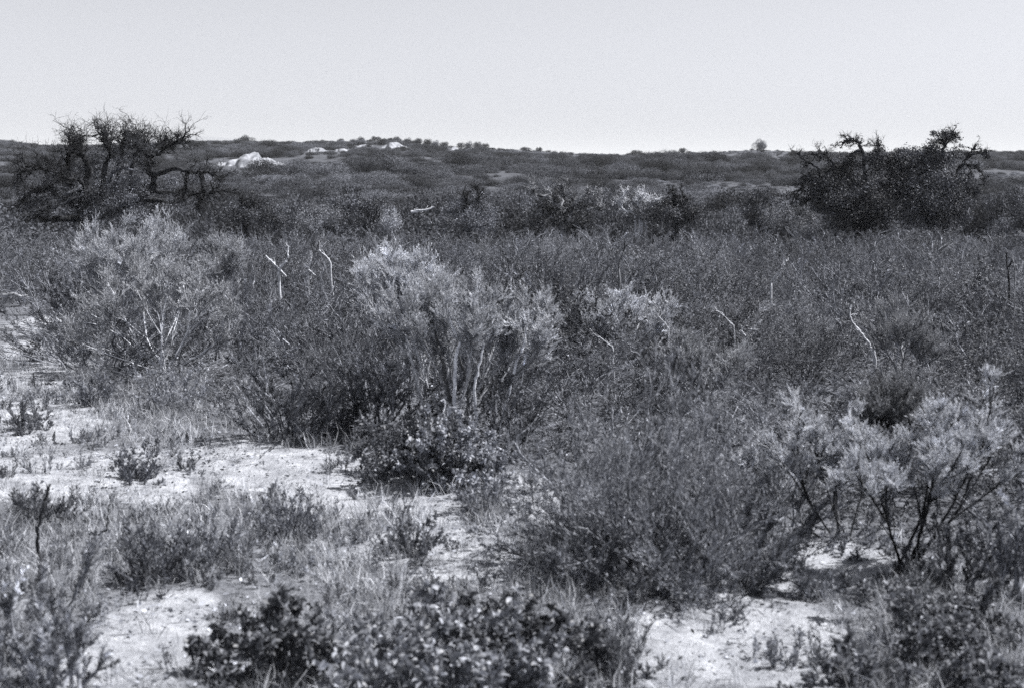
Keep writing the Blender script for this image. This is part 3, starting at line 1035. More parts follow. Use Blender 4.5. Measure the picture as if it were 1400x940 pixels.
hero_plant(plant_broad, 'leafy_bush', 'low bush of small glossy leaves below the tall central shrub', 'bush', 640, 655, M_GREYBARK, M_BROAD, 406, H=.42, W=.42, tone=1.1)
hero_plant(plant_broad, 'leafy_bush', 'smaller glossy leaved bush left of the dark gap below the central shrub', 'bush', 580, 652, M_GREYBARK, M_BROAD, 407, H=.34, W=.32, tone=1.)
hero_plant(plant_broad, 'leafy_bush', 'broad leaved bush cut off by the bottom edge of the photo', 'bush', 600, 965, M_GREYBARK, M_BROAD, 408, H=.34, W=.40, stems=26, tone=.85, leaf=(.03, .015))
hero_plant(plant_broad, 'leafy_bush', 'broad leaved bush behind the right of the bottom edge bush', 'bush', 715, 925, M_GREYBARK, M_BROAD, 409, H=.27, W=.27, stems=20, tone=.85, leaf=(.027, .014))
hero_plant(plant_broad, 'leafy_bush', 'small dark leafy bush between the bare sand and the bottom edge bush', 'bush', 358, 910, M_GREYBARK, M_BROAD, 410, H=.25, W=.2, stems=18, tone=.7, leaf=(.03, .015))
hero_plant(plant_chamise, 'twiggy_shrub', 'tall dark twigged shrub cut off by the left edge', 'shrub', 25, 900, M_GREYBARK, M_WISP, 411, H=.58, W=.36, stems=18, tone=0.94)
hero_plant(plant_chamise, 'twiggy_shrub', 'dark twiggy bush in the bottom left corner', 'shrub', 70, 950, M_GREYBARK, M_WISP, 412, H=.36, W=.26, stems=16, tone=0.88)
hero_plant(plant_herb, 'low_shrub', 'dark low shrub at the back edge of the bare sand at lower left', 'shrub', 222, 795, M_GREYBARK, M_CHAM, 413, H=.3, W=.24, stems=30, tone=1.25)
hero_plant(plant_herb, 'low_shrub', 'upright low shrub behind the dark leafy bush at lower left', 'shrub', 290, 775, M_GREYBARK, M_WISP, 414, H=.3, W=.2, stems=26, tone=0.94)
hero_plant(plant_herb, 'low_shrub', 'dark upright herb standing in front of the long bare sand strip', 'shrub', 390, 735, M_GREYBARK, M_CHAM, 415, H=.27, W=.2, stems=26, tone=1.50)
hero_plant(plant_herb, 'low_shrub', 'small dark herb between two sand patches at left', 'shrub', 185, 660, M_GREYBARK, M_CHAM, 416, H=.2, W=.16, stems=20, tone=1.25)
hero_plant(plant_herb, 'low_shrub', 'small dark rounded shrub on the sandy track below the white stemmed shrub', 'shrub', 128, 553, M_GREYBARK, M_CHAM, 417, H=.3, W=.2, stems=26, tone=1.25)
hero_plant(plant_herb, 'low_shrub', 'rounded grey low shrub in front of the white stemmed shrub', 'shrub', 245, 560, M_GREYBARK, M_WISP, 418, H=.34, W=.3, stems=34, tone=0.88)
hero_plant(plant_herb, 'low_shrub', 'pale herb on the sand in front of the leafy bush at centre', 'shrub', 660, 700, M_GREYBARK, M_WISP, 419, H=.22, W=.16, stems=22, tone=1.25)
hero_plant(plant_herb, 'low_shrub', 'lacy small leaved herb in the grass at lower centre', 'shrub', 555, 760, M_GREYBARK, M_WISP, 420, H=.22, W=.2, stems=22, tone=1.12, leaf=(.02, .01))
hero_plant(plant_broad, 'low_shrub', 'low leafy shrub at the right in front of the plumed shrub', 'shrub', 1290, 860, M_GREYBARK, M_WISP, 421, H=.2, W=.26, stems=20, tone=1.00, leaf=(.024, .01))
hero_plant(plant_broad, 'low_shrub', 'low leafy shrub in the bottom right corner', 'shrub', 1350, 930, M_GREYBARK, M_WISP, 422, H=.22, W=.28, stems=20, tone=0.88, leaf=(.026, .011))
hero_plant(plant_broad, 'low_shrub', 'low leafy shrub at the bottom edge right of the bare sand', 'shrub', 1210, 925, M_GREYBARK, M_WISP, 423, H=.17, W=.2, stems=18, tone=0.88, leaf=(.024, .01))
hero_plant(plant_chamise, 'chamise_shrub', 'dark shrub in shade under the plumed shrub at the right edge', 'shrub', 1310, 800, M_GREYBARK, M_CHAM, 424, H=.4, W=.3, stems=14, leaf=(.016, .0038))
hero_plant(plant_chamise, 'chamise_shrub', 'dark shrub at the right edge below the plumed shrub', 'shrub', 1385, 820, M_GREYBARK, M_CHAM, 425, H=.46, W=.32, stems=14, leaf=(.016, .0038))
hero_plant(plant_herb, 'low_shrub', 'sparse herb at the bottom edge left of the bare sand patch', 'shrub', 860, 925, M_GREYBARK, M_WISP, 426, H=.24, W=.14, stems=14, tone=1.00)
hero_plant(plant_herb, 'low_shrub', 'grey low shrub on the sandy ground near the left edge', 'shrub', 60, 720, M_GREYBARK, M_WISP, 427, H=.26, W=.24, stems=26, tone=1.00)
hero_plant(plant_herb, 'low_shrub', 'grey rounded herb on the sandy track at the left edge', 'shrub', 40, 590, M_GREYBARK, M_WISP, 428, H=.22, W=.2, stems=22, tone=1.00)


hero_plant(plant_chamise, 'chamise_shrub', 'bulky dark shrub left of the tall central shrub', 'shrub', 520, 590, M_GREYBARK, M_CHAM, 430, H=.72, W=.5, stems=18, n1=9, tone=.75)
hero_plant(plant_chamise, 'chamise_shrub', 'dark twiggy shrub at the left end of the thicket front above the sand strip', 'shrub', 400, 600, M_GREYBARK, M_CHAM, 431, H=.6, W=.5, stems=18, n1=9, tone=.9)
hero_plant(plant_chamise, 'chamise_shrub', 'dark shrub between the tall central shrub and the dark gap', 'shrub', 690, 625, M_GREYBARK, M_CHAM, 432, H=.45, W=.3, stems=15, tone=.8, leaf=(.016, .0038))
hero_plant(plant_chamise, 'chamise_shrub', 'dark shrub beneath the left side of the pale leaning shrub', 'shrub', 1070, 720, M_GREYBARK, M_CHAM, 433, H=.42, W=.34, stems=16, tone=.85, leaf=(.016, .0038))


# ------------------------------------------------------------------ trees
def limb(pts_, r0, r1, y, base, rng, K=16, wig=.012):
    """crooked limb through photo pixels (u, v, depth offset) -> (1,K,3) relative to base"""
    p = np.array([P(a[0], a[1], y + (a[2] if len(a) > 2 else 0)) for a in pts_])
    s = np.linspace(0, len(p) - 1, K); i = np.minimum(s.astype(int), len(p) - 2); f = (s - i)[:, None]
    c = p[i] * (1 - f) + p[i + 1] * f
    c[1:-1] = c[1:-1] * .6 + (c[:-2] + c[2:]) * .2
    w = rng.normal(size=(K, 3)) * wig; w[0] = 0
    c = c + w - base
    return c[None], (r0 + (r1 - r0) * np.linspace(0, 1, K))[None]


def twiggy(mb, c, rng, n1, n2, n3, l1, up=.35, r=(.012, .0055, .0028), t0=.35, sp=1.1, wig=.75, tone=1.):
    l1 *= .52; up *= .5; n1 = int(n1 * 1.5)
    a = children(c, n1, t0, 1, sp, up, 0, 7, rng, wig, lmin=l1)
    mb.tubes(a, radii(a, r[0], r[1]), 4, tone)
    b = children(a, n2, .25, 1, sp, up, .55, 6, rng, wig)
    mb.tubes(b, radii(b, r[1], r[2]), 3, tone)
    d = children(b, n3, .25, 1, sp, up, .6, 5, rng, wig)
    mb.tubes(d, radii(d, r[2], r[2] * .5), 3, tone)
    return a, b, d


def crown_clumps(mb, rng, clumps, y, base, n=900, leaf=.05, tone=1., flat=.75):
    """clumps (u, v, radius px, depth offset): leaves scattered in sprays inside each lobe"""
    for (u, v, r, dy) in clumps:
        c = P(u, v, y + dy) - base; R = r / F * y
        ns = max(int(60 * (r / 20) ** 1.5), 24)
        d = unit(rng.normal(size=(ns, 3))); p0 = c + d * (R * rng.uniform(.25, .75, ns)[:, None]) * np.array([1, 1, flat])
        dd = unit(d + .5 * rng.normal(size=(ns, 3)) + np.array([0, 0, .3]))
        cv = curves(p0, dd, R * rng.uniform(.2, .7, ns), rng.normal(size=(ns, 3)) * .2, 4, rng, .2)
        m = max(int(n * (r / 20) ** 2 * (.4 if r < 11 else 1) / ns), 4)
        idx = np.repeat(np.arange(ns), m)
        p, tg = sample(cv, idx, rng.random(len(idx)))
        p = p + rng.normal(size=p.shape) * min(.16 * R, .06)
        bt = tone * rng.uniform(.6, 1.6) * np.exp(rng.normal(size=ns) * .35)
        mb.leaves(p, tg * .4 + unit(rng.normal(size=p.shape)), leaf * rng.uniform(.6, 1.3, len(p)), leaf * .55 * rng.uniform(.7, 1.25, len(p)),
                  bt[idx] * np.exp(rng.normal(size=len(p)) * .3), rng, nrm=unit(p - c))


TREE_L = 27.0
rngT = np.random.default_rng(61)
pb = P(112, 318, TREE_L); baseL = np.array([pb[0], TREE_L, ztf(pb[0], TREE_L)])
tl = thing('burnt_tree', 'large burnt tree with crooked black limbs and bare twigs at left', 'tree', baseL)
trunk, limbs, twigs, leavesL = MB(), MB(), MB(), MB()
allb = []


def addlimb(mb, pts_, r0, r1, y, base, tw=None, tmb=None, K=16, wig=.015, up=.35, tone=1., sp=.9):
    c, r = limb(pts_, r0, r1, y, base, rngT, K, wig)
    mb.tubes(c, r, 7, tone)
    if tw:
        twiggy(tmb, c, rngT, tw[0], tw[1], tw[2], tw[3], up, t0=tw[4] if len(tw) > 4 else .35, tone=tone, sp=sp)
    return c


addlimb(trunk, [(118, 325), (116, 300), (116, 275), (118, 255)], .16, .11, TREE_L, baseL)
addlimb(trunk, [(120, 300), (150, 290, -.2), (185, 275, -.3), (205, 262, -.3)], .08, .07, TREE_L, baseL)
addlimb(limbs, [(118, 258), (122, 240), (124, 228), (115, 215), (110, 205), (111, 198), (104, 190)], .085, .035, TREE_L, baseL, (16, 5, 4, .42, .45), twigs)
addlimb(limbs, [(205, 264, -.3), (212, 252, -.3), (210, 242, -.3), (203, 236, -.3), (204, 222, -.3), (207, 212, -.3)], .075, .04, TREE_L, baseL, (12, 5, 4, .4, .5), twigs)
addlimb(limbs, [(205, 262, -.2), (232, 262, -.2), (258, 268, -.2), (290, 262, -.3), (318, 262, -.3)], .035, .012, TREE_L, baseL, (24, 5, 4, .36, .2), twigs, up=-.1)
addlimb(limbs, [(110, 262, .1), (80, 235, .1), (50, 228, .1), (28, 236, 0)], .04, .014, TREE_L, baseL, (22, 5, 4, .4, .3), twigs)
addlimb(limbs, [(208, 214, -.2), (222, 206, -.1), (240, 196, 0), (250, 188, 0)], .035, .012, TREE_L, baseL, (16, 5, 4, .36, .3), twigs)
cA = addlimb(limbs, [(206, 237, -.3), (218, 238, -.4), (230, 232, -.5), (241, 230, -.6), (255, 234, -.6), (268, 236, -.6), (280, 235, -.6), (292, 238, -.6), (300, 246, -.6)], .052, .022, TREE_L, baseL, (14, 5, 4, .35, .4), twigs, 22)
addlimb(limbs, [(256, 236, -.6), (254, 255, -.65), (250, 272, -.7)], .045, .02, TREE_L, baseL, (10, 4, 3, .22, .4), twigs, up=-.5)
addlimb(limbs, [(275, 238, -.6), (279, 255, -.65), (277, 272, -.7), (270, 285, -.7)], .05, .02, TREE_L, baseL, (16, 5, 4, .25, .2), twigs, up=-.6)
addlimb(limbs, [(207, 214, -.3), (214, 204, -.2), (224, 196, 0), (228, 186, 0)], .05, .02, TREE_L, baseL, (14, 5, 4, .36, .2), twigs)
addlimb(limbs, [(204, 214, -.3), (192, 204, -.3), (180, 196, -.3)], .045, .018, TREE_L, baseL, (10, 5, 4, .36, .2), twigs, tone=1.6)
addlimb(limbs, [(140, 275), (143, 225, .2), (150, 215, .2), (151, 205, .2), (148, 190, .2), (140, 180, .2)], .06, .02, TREE_L, baseL, (18, 6, 4, .42, .4), twigs)
addlimb(limbs, [(180, 270, .3), (181, 220, .3), (186, 207, .3), (193, 198, .3), (190, 186, .3)], .055, .02, TREE_L, baseL, (18, 6, 4, .42, .5), twigs)
addlimb(limbs, [(116, 280), (95, 255, .2), (92, 225, .2), (95, 205, .2), (103, 190, .2)], .055, .02, TREE_L, baseL, (18, 6, 4, .42, .4), twigs)
addlimb(limbs, [(118, 268), (108, 245, -.3), (88, 245, -.4), (70, 225, -.3)], .05, .02, TREE_L, baseL, (16, 6, 4, .4, .3), twigs)
addlimb(limbs, [(115, 300), (90, 298, -.4), (65, 300, -.5), (48, 295, -.5), (35, 302, -.6)], .07, .03, TREE_L, baseL, (12, 5, 3, .25, .3), twigs)
addlimb(limbs, [(110, 285), (90, 272, -.3), (65, 258, -.4), (40, 262, -.4), (25, 282, -.4)], .05, .02, TREE_L, baseL, (20, 5, 4, .32, .2), twigs, up=.2)
addlimb(limbs, [(105, 270, -.5), (80, 280, -.6), (55, 285, -.7), (30, 300, -.8)], .035, .015, TREE_L, baseL, (14, 5, 4, .3, .2), twigs, tone=2.)
addlimb(limbs, [(110, 255, -.4), (100, 262, -.5), (86, 268, -.6), (72, 288, -.6)], .035, .02, TREE_L, baseL, (8, 5, 3, .25, .2), twigs, tone=3)
addlimb(limbs, [(196, 273, -.4), (210, 274, -.5), (222, 274, -.5)], .06, .04, TREE_L, baseL, (6, 4, 3, .2, .3), twigs)
addlimb(limbs, [(146, 250, -.3), (158, 232, -.4), (175, 231, -.5), (190, 234, -.5)], .035, .015, TREE_L, baseL, (8, 5, 3, .3, .3), twigs, tone=4)
addlimb(limbs, [(155, 270, .4), (165, 220, .5), (166, 200, .5), (172, 186, .5)], .05, .015, TREE_L, baseL, (18, 6, 4, .42, .5), twigs)
crown_clumps(leavesL, rngT, [(120, 270, 30, -.1), (95, 268, 24, .1), (150, 262, 30, .2), (175, 252, 26, .1), (80, 245, 22, .3), (112, 235, 24, .4), (60, 260, 22, 0), (45, 275, 22, 0), (140, 285, 30, 0), (175, 280, 28, 0),
                             (200, 270, 22, .1), (30, 260, 16, .2), (130, 225, 22, .5), (160, 215, 22, .5), (190, 222, 20, .5), (225, 265, 18, .3), (250, 280, 18, .2), (85, 225, 18, .5), (100, 295, 24, 0), (60, 285, 18, -.2), (150, 284, 18, -.7), (178, 274, 16, -.8), (128, 298, 18, -.6), (196, 268, 12, -.8), (40, 290, 16, -.4), (235, 248, 12, .4), (215, 285, 20, 0)],
             TREE_L, baseL, 950, .036, 1.05)
trunk.build('trunk', M_BURNT, tl, smooth=True); limbs.build('limbs', M_BURNT, tl, smooth=True)
twigs.build('twigs', M_BURNT, tl); leavesL.build('crown', M_OAK, tl)

TREE_R = 27.0


def oak(label, bu, trunk_p, limbs_p, clumps, seed):
    global rngT
    rngT = np.random.default_rng(seed)
    pb = P(bu, 318, TREE_R); base = np.array([pb[0], TREE_R, ztf(pb[0], TREE_R)])
    t = thing('oak_tree', label, 'tree', base)
    a, b, c, d = MB(), MB(), MB(), MB()
    for (p, r0, r1) in trunk_p:
        addlimb(a, p, r0, r1, TREE_R, base)
    for (p, r0, r1, tw) in limbs_p:
        addlimb(b, p, r0, r1, TREE_R, base, tw, c)
    crown_clumps(d, rngT, clumps, TREE_R, base, 1800, .038, 1.15)
    a.build('trunk', M_OAKBARK, t, smooth=True); b.build('limbs', M_OAKBARK, t, smooth=True)
    c.build('twigs', M_OAKBARK, t); d.build('crown', M_OAK, t)
    return t


oak('dark leafy tree with a bare arched limb on top, left of the pair', 1180,
    [([(1182, 325), (1184, 290), (1184, 262), (1183, 240)], .13, .08), ([(1178, 318), (1160, 290), (1140, 265)], .1, .05)],
    [([(1183, 242), (1182, 222), (1178, 203), (1172, 193), (1160, 191), (1152, 198)], 0.043, 0.019, (15, 4, 3, .26, .45)),
     ([(1176, 206), (1165, 211), (1157, 218), (1150, 235)], 0.031, 0.025, (7, 4, 3, .2, .3)),
     ([(1145, 250), (1138, 222), (1125, 210), (1112, 212)], 0.031, 0.012, (12, 4, 3, .25, .4)),
     ([(1130, 250), (1112, 226), (1098, 220), (1092, 208)], 0.025, 0.009, (10, 4, 3, .2, .4)),
     ([(1130, 265), (1105, 245), (1090, 260), (1084, 272)], 0.022, 0.007, (15, 4, 3, .25, .3)),
     ([(1140, 290), (1115, 270), (1098, 278)], 0.025, 0.007, (15, 4, 3, .25, .3)),
     ([(1190, 240), (1200, 220), (1203, 205), (1200, 196)], 0.019, 0.006, (15, 4, 3, .22, .4)),
     ([(1182, 236), (1190, 230, -.4), (1200, 233, -.5), (1214, 230, -.5)], 0.019, 0.009, (6, 3, 2, .15, .4))],
    [(1130, 255, 22, 0), (1155, 250, 24, .2), (1180, 262, 26, -.1), (1205, 252, 22, .2), (1225, 240, 20, .3), (1145, 275, 26, -.2), (1175, 290, 28, -.1), (1205, 285, 26, -.2), (1115, 265, 18, 0), (1140, 232, 16, .3),
     (1165, 225, 16, .3), (1215, 222, 18, .4), (1195, 222, 16, .4), (1110, 245, 14, .2), (1155, 300, 24, -.2), (1195, 308, 22, -.2), (1120, 282, 16, -.1), (1170, 210, 8, .2), (1150, 215, 8, .3), (1217, 265, 20, 0), (1205, 205, 9, .3), (1160, 196, 7, .1), (1182, 212, 8, .1), (1120, 216, 8, .1), (1100, 225, 8, .1), (1135, 218, 9, .2), (1092, 265, 9, 0), (1100, 245, 9, .1), (1192, 212, 9, .2)], 71)
oak('dark leafy tree with a tuft of leaves above its crown, right tree of the pair', 1285,
    [([(1284, 325), (1290, 290), (1296, 262), (1298, 245)], .14, .09), ([(1280, 318), (1262, 285), (1255, 255)], .11, .05)],
    [([(1297, 248), (1293, 222), (1290, 205), (1292, 196), (1288, 188)], 0.037, 0.019, (18, 5, 3, .22, .6)),
     ([(1293, 200), (1300, 190), (1305, 184)], 0.019, 0.007, (12, 4, 3, .2, .3)),
     ([(1298, 248), (1310, 232), (1320, 225), (1334, 228), (1343, 235), (1346, 255)], 0.031, 0.012, (13, 4, 3, .18, .4)),
     ([(1315, 229), (1325, 212), (1337, 208), (1350, 210), (1355, 214)], 0.022, 0.007, (12, 4, 3, .16, .3)),
     ([(1310, 232), (1322, 212), (1334, 203)], 0.019, 0.006, (12, 4, 3, .18, .3)),
     ([(1325, 226), (1328, 240)], 0.015, 0.007, (4, 3, 2, .1, .3))],
    [(1240, 230, 22, .2), (1262, 222, 22, .3), (1280, 222, 22, .2), (1255, 250, 28, 0), (1285, 250, 28, -.1), (1305, 250, 22, 0), (1238, 262, 24, 0), (1265, 280, 30, -.2), (1295, 280, 26, -.1), (1245, 295, 24, -.2),
     (1280, 305, 26, -.2), (1310, 275, 20, .1), (1240, 212, 14, .3), (1275, 205, 14, .3), (1280, 187, 7, 0), (1290, 182, 7, .1), (1301, 184, 7, 0), (1308, 190, 6, .1), (1276, 182, 5, .1), (1320, 245, 14, .2), (1322, 215, 8, .2), (1315, 295, 16, 0), (1300, 215, 12, .3), (1334, 228, 8, .1), (1345, 242, 7, .1), (1348, 212, 6, .1), (1312, 205, 9, .2), (1255, 208, 10, .2), (1290, 212, 10, .1), (1330, 262, 12, .1)], 72)


# small trees and bushes along the far edge of the field
def edge_bush(name, label, cat, bu, bv, y, limbs_p, clumps, seed, mb=M_OAKBARK, mf=M_OAK, n=420, leaf=.05, tone=1., lt=1.):
    global rngT
    rngT = np.random.default_rng(seed)
    pb = P(bu, bv, y); base = np.array([pb[0], y, ztf(pb[0], y)])
    t = thing(name, label, cat, base)
    a, b, d = MB(), MB(), MB()
    for (p, r0, r1, tw) in limbs_p:
        pp = [(bu, bv + 25)] + list(p) if p[0][1] < bv else p
        addlimb(a, pp, r0, r1, y, base, tw, b, up=.3, tone=lt, sp=1.1)
    if clumps:
        us = [c[0] for c in clumps]; lo = max(c[1] for c in clumps)
        skirt = [(rngT.uniform(min(us) - 10, max(us) + 10), lo + rngT.uniform(-4, 16), rngT.uniform(10, 17), rngT.uniform(-.7, .2)) for _ in range(9)]
        crown_clumps(d, rngT, list(clumps) + skirt, y, base, n * 4, leaf * .75, tone)
    a.build('limbs', mb, t, smooth=True)
    if b.v:
        b.build('twigs', mb, t)
    if d.v:
        d.build('crown', mf, t)
    return t


edge_bush('half_dead_bush', 'dark bush full of pale twisted dead twigs at the far edge of the field', 'bush', 770, 312, 29,
          [([(775, 290), (750, 270), (730, 265), (726, 255)], .05, .02, (14, 5, 3, .25, .2)), ([(768, 285), (766, 262), (768, 250)], .05, .02, (14, 5, 3, .25, .2)),
           ([(780, 288), (795, 270), (805, 260), (815, 270)], .045, .02, (14, 5, 3, .25, .2)), ([(765, 300), (735, 292), (724, 296)], .04, .015, (12, 5, 3, .2, .2)), ([(785, 300), (810, 285), (822, 284)], .04, .015, (12, 5, 3, .2, .2))],
          [(765, 290, 26, .2), (785, 300, 20, .2), (745, 285, 20, .3), (800, 285, 16, .3), (760, 268, 18, .4), (780, 272, 14, .4)], 81, M_DEADDARK, M_OAK, 300, .05, .6, 1.1)
edge_bush('dead_bush', 'bare pale branched dead bush at the far edge of the field', 'bush', 872, 312, 29,
          [([(868, 292), (850, 285), (846, 272), (857, 262)], .024, .014, (16, 5, 3, .22, .2)), ([(874, 290), (872, 272), (880, 265)], .024, .014, (16, 5, 3, .22, .2)), ([(878, 290), (892, 280), (900, 274)], .024, .014, (16, 5, 3, .22, .2)), ([(882, 298), (884, 312), (883, 325)], .02, .016, None)],
          [(870, 280, 16, .8), (890, 285, 14, .8)], 82, M_DEADWOOD, M_OAK, 200, .05, .9)
edge_bush('dark_bush', 'small dark pointed bush beside the bare pale dead bush', 'bush', 920, 305, 29,
          [([(922, 285), (921, 265), (920, 260)], .05, .015, (12, 5, 3, .2, .3)), ([(930, 290), (940, 275), (930, 262)], .04, .015, (10, 4, 3, .2, .3)), ([(940, 292), (952, 280)], .03, .012, (8, 4, 3, .15, .3))],
          [(912, 285, 16, 0), (928, 280, 16, .1), (940, 288, 13, 0), (920, 270, 9, 0)], 83)
edge_bush('dark_bush', 'dark loose bush with a blackened stem left of the half dead bush', 'bush', 640, 308, 30,
          [([(637, 290), (637, 270), (634, 262)], .05, .02, (14, 5, 3, .25, .2)), ([(645, 290), (655, 270), (650, 258)], .05, .02, (14, 5, 3, .25, .2)), ([(650, 295), (668, 285)], .04, .015, (10, 5, 3, .2, .3))],
          [(630, 285, 18, .1), (650, 275, 18, .2), (665, 290, 18, .1), (648, 295, 18, 0), (640, 265, 10, .2), (615, 292, 14, .2)], 84, M_OAKBARK, M_OAK, 330, .05, 1.3)
edge_bush('dark_bush', 'dark rounded bush at the far edge of the field behind the pale feathery shrub', 'bush', 500, 310, 31,
          [([(500, 290), (490, 272)], .05, .02, (8, 4, 3, .2, .3)), ([(505, 290), (518, 275)], .05, .02, (8, 4, 3, .2, .3))],
          [(470, 288, 18, .1), (490, 280, 20, .1), (510, 285, 20, 0), (500, 298, 20, -.1), (525, 290, 15, .1), (455, 278, 13, .3)], 85, M_OAKBARK, M_OAK, 420, .05, 1.2)
edge_bush('dark_bush', 'dark bush left of the pair of dark trees', 'bush', 1038, 300, 32,
          [([(1038, 285), (1035, 268)], .05, .02, (8, 4, 3, .2, .3)), ([(1042, 285), (1050, 270)], .05, .02, (8, 4, 3, .2, .3))],
          [(1025, 275, 14, 0), (1042, 268, 16, .1), (1055, 280, 14, 0), (1035, 285, 16, 0)], 86, M_OAKBARK, M_OAK, 400, .05, 1.)
edge_bush('dark_bush', 'dark bush with a thin blackened stem right of the burnt tree', 'bush', 335, 308, 30,
          [([(333, 290), (331, 275), (330, 268)], .04, .015, (10, 5, 3, .2, .3)), ([(342, 290), (350, 272)], .04, .015, (10, 5, 3, .2, .3))],
          [(325, 285, 16, .1), (345, 278, 18, .1), (360, 288, 16, .1), (340, 295, 16, 0), (378, 285, 13, .3)], 87, M_OAKBARK, M_OAK, 330, .05, 1.5)
edge_bush('grey_bush', 'grey mounded bush at the right edge behind the pair of trees', 'bush', 1375, 310, 31,
          [([(1375, 290), (1370, 270)], .04, .015, (8, 4, 3, .2, .3))],
          [(1360, 280, 20, .3), (1385, 272, 22, .3), (1400, 285, 22, 0), (1370, 298, 22, 0), (1395, 300, 20, 0)], 88, M_GREYBARK, M_HILL, 430, .05, 1.3)
edge_bush('grey_bush', 'grey lacy bush at the left foot of the pair of dark trees', 'bush', 1085, 312, 29,
          [([(1085, 295), (1075, 280)], .03, .012, (10, 4, 3, .2, .3)), ([(1090, 295), (1100, 285)], .03, .012, (10, 4, 3, .2, .3))],
          [(1070, 288, 16, 0), (1090, 290, 16, .1), (1100, 300, 14, 0), (1060, 300, 14, 0)], 89, M_GREYBARK, M_WISP, 300, .04, .55)
edge_bush('grey_bush', 'pale rounded bush at the far edge left of the dark rounded bush', 'bush', 432, 305, 30,
          [([(432, 295), (430, 285)], .03, .012, (8, 4, 3, .15, .3))],
          [(425, 290, 12, 0), (440, 288, 12, .1), (452, 293, 9, 0)], 90, M_GREYBARK, M_WISP, 300, .04, .55)
edge_bush('grey_bush', 'pale upright bush at the far edge right of the dark rounded bush', 'bush', 535, 308, 30,
          [([(535, 295), (536, 285)], .03, .012, (8, 4, 3, .15, .3))],
          [(536, 287, 9, 0), (534, 297, 10, 0)], 91, M_GREYBARK, M_WISP, 300, .04, .6)


# ------------------------------------------------------------------ dead sticks
def stick(label, y, paths, seed, mat=None, name='dead_branch', root=None, rw=.006):
    rng = np.random.default_rng(seed)
    a = paths[0][0]
    p0 = P(a[0], a[1], y)
    gz = ztf(p0[0], y)
    base = np.array([p0[0], y, gz if root is None else p0[2]])
    b = MB()
    for k, path in enumerate(paths):
        p = [P(q[0], q[1], y + (q[2] if len(q) > 2 else 0)) for q in path]
        if k == 0 and root is None:                     # runs down through the scrub to the ground
            p = [base + np.array([.02, .03, -.03])] + p
        p = np.array(p) - base
        K = 6 * (len(p) - 1)
        s = np.linspace(0, len(p) - 1, K); i = np.minimum(s.astype(int), len(p) - 2); f = (s - i)[:, None]
        c = p[i] * (1 - f) + p[i + 1] * f
        c += rng.normal(size=c.shape) * .003
        r = np.linspace(1.7, .8, K) * rw * y / 11 * rng.uniform(.8, 1.2, K)
        b.tubes(c[None], r[None], 6, rng.uniform(.9, 1.1))
        if rw < .02 and K > 6:
            tw = children(c[None], 4, .35, 1, 1.1, .1, .0, 5, rng, .5, lmin=.05 * y / 11)
            b.tubes(tw, radii(tw, rw * .5 * y / 11, rw * .22 * y / 11), 4, 1.)
    return tag(b.build(name, mat or M_DEADWOOD, None, base, True), label, 'branch')


stick('white dead branch forked in a V in the left field', 15.5, [[(381, 372), (381, 367), (372, 358), (363, 349)], [(381, 368), (389, 360), (394, 352), (393, 344), (395, 336)], [(381, 368), (392, 378)]], 1)
stick('thin white dead branch between the V shaped and the bent one in the left field', 15.5, [[(421, 375), (422, 368), (425, 356), (427, 346)], [(422, 369), (432, 377)], [(422, 369), (413, 377)]], 2, rw=.004)
stick('short bent white dead branch right of the thin one in the left field', 15.5, [[(452, 362), (449, 353), (443, 348), (436, 341)]], 3, rw=.005)
stick('crooked half charred dead branch above the wide low pale shrub', 13.5, [[(846, 368), (847, 358), (852, 345), (855, 331)], [(847, 360), (843, 348)]], 4, M_DEADDARK)
stick('large white bent dead branch standing in the right field', 11.5, [[(1196, 488), (1188, 468), (1176, 453), (1165, 440), (1162, 428), (1164, 414)]], 5, rw=.0065)
stick('small white twig fork below the large bent white branch', 11.2, [[(1197, 488), (1195, 478), (1197, 470)], [(1196, 482), (1190, 474)]], 6, rw=.005)
stick('dark straight dead stem with white foot in the right field', 11.5, [[(1296, 485), (1293, 465), (1289, 448), (1286, 436)]], 7, M_DEADDARK)
stick('thin dark upright dead stem near the right edge', 14.5, [[(1380, 392), (1378, 372), (1376, 345)], [(1378, 365), (1386, 355)]], 8, M_BURNT, rw=.006)
stick('short leaning pale stick in the far right field', 16, [[(1054, 386), (1058, 380), (1070, 366), (1076, 352)]], 9, rw=.006)
stick('pale forked arching twig in the right middle of the field', 10.8, [[(1018, 466), (1024, 455), (1031, 446), (1042, 437)], [(1026, 450), (1038, 450)], [(1020, 460), (1013, 452), (1026, 432)]], 10, rw=.0035)
stick('thin straight pale twig leaning left in the middle of the field', 11.2, [[(1004, 445), (990, 432), (976, 420)]], 11, rw=.003)
stick('thin straight pale twig left of the leaning one below the wide pale shrub', 10.2, [[(838, 474), (826, 465), (812, 456)]], 12, rw=.003)
stick('short pale twig leaning left below the wide low pale shrub', 10.8, [[(914, 450), (908, 440), (898, 430)]], 13, rw=.003)
stick('straight pale twig above the dark gap right of the central shrub', 9.0, [[(768, 526), (776, 517), (789, 505)]], 14, rw=.003)
stick('bleached fallen log at the far edge of the field', 30, [[(562, 290, 0), (575, 288), (586, 286), (594, 283)], [(578, 288), (566, 287)]], 15, rw=.018 * 11 / 30, name='fallen_log', root=True)
stick('short charred log with a pale end at the left edge', 15.5, [[(4, 404), (18, 402), (30, 406), (38, 404)]], 16, M_DEADDARK, rw=.012, name='fallen_log', root=True)
stick('black dead twig standing among grass at the left edge', 5.9, [[(50, 742), (52, 720), (60, 690), (68, 662)]], 17, M_BURNT, rw=.010)
stick('thin black twig beside the low shrub at left', 6.2, [[(128, 735), (146, 722), (148, 700), (150, 690)], [(146, 722), (120, 738)]], 18, M_BURNT, rw=.006)
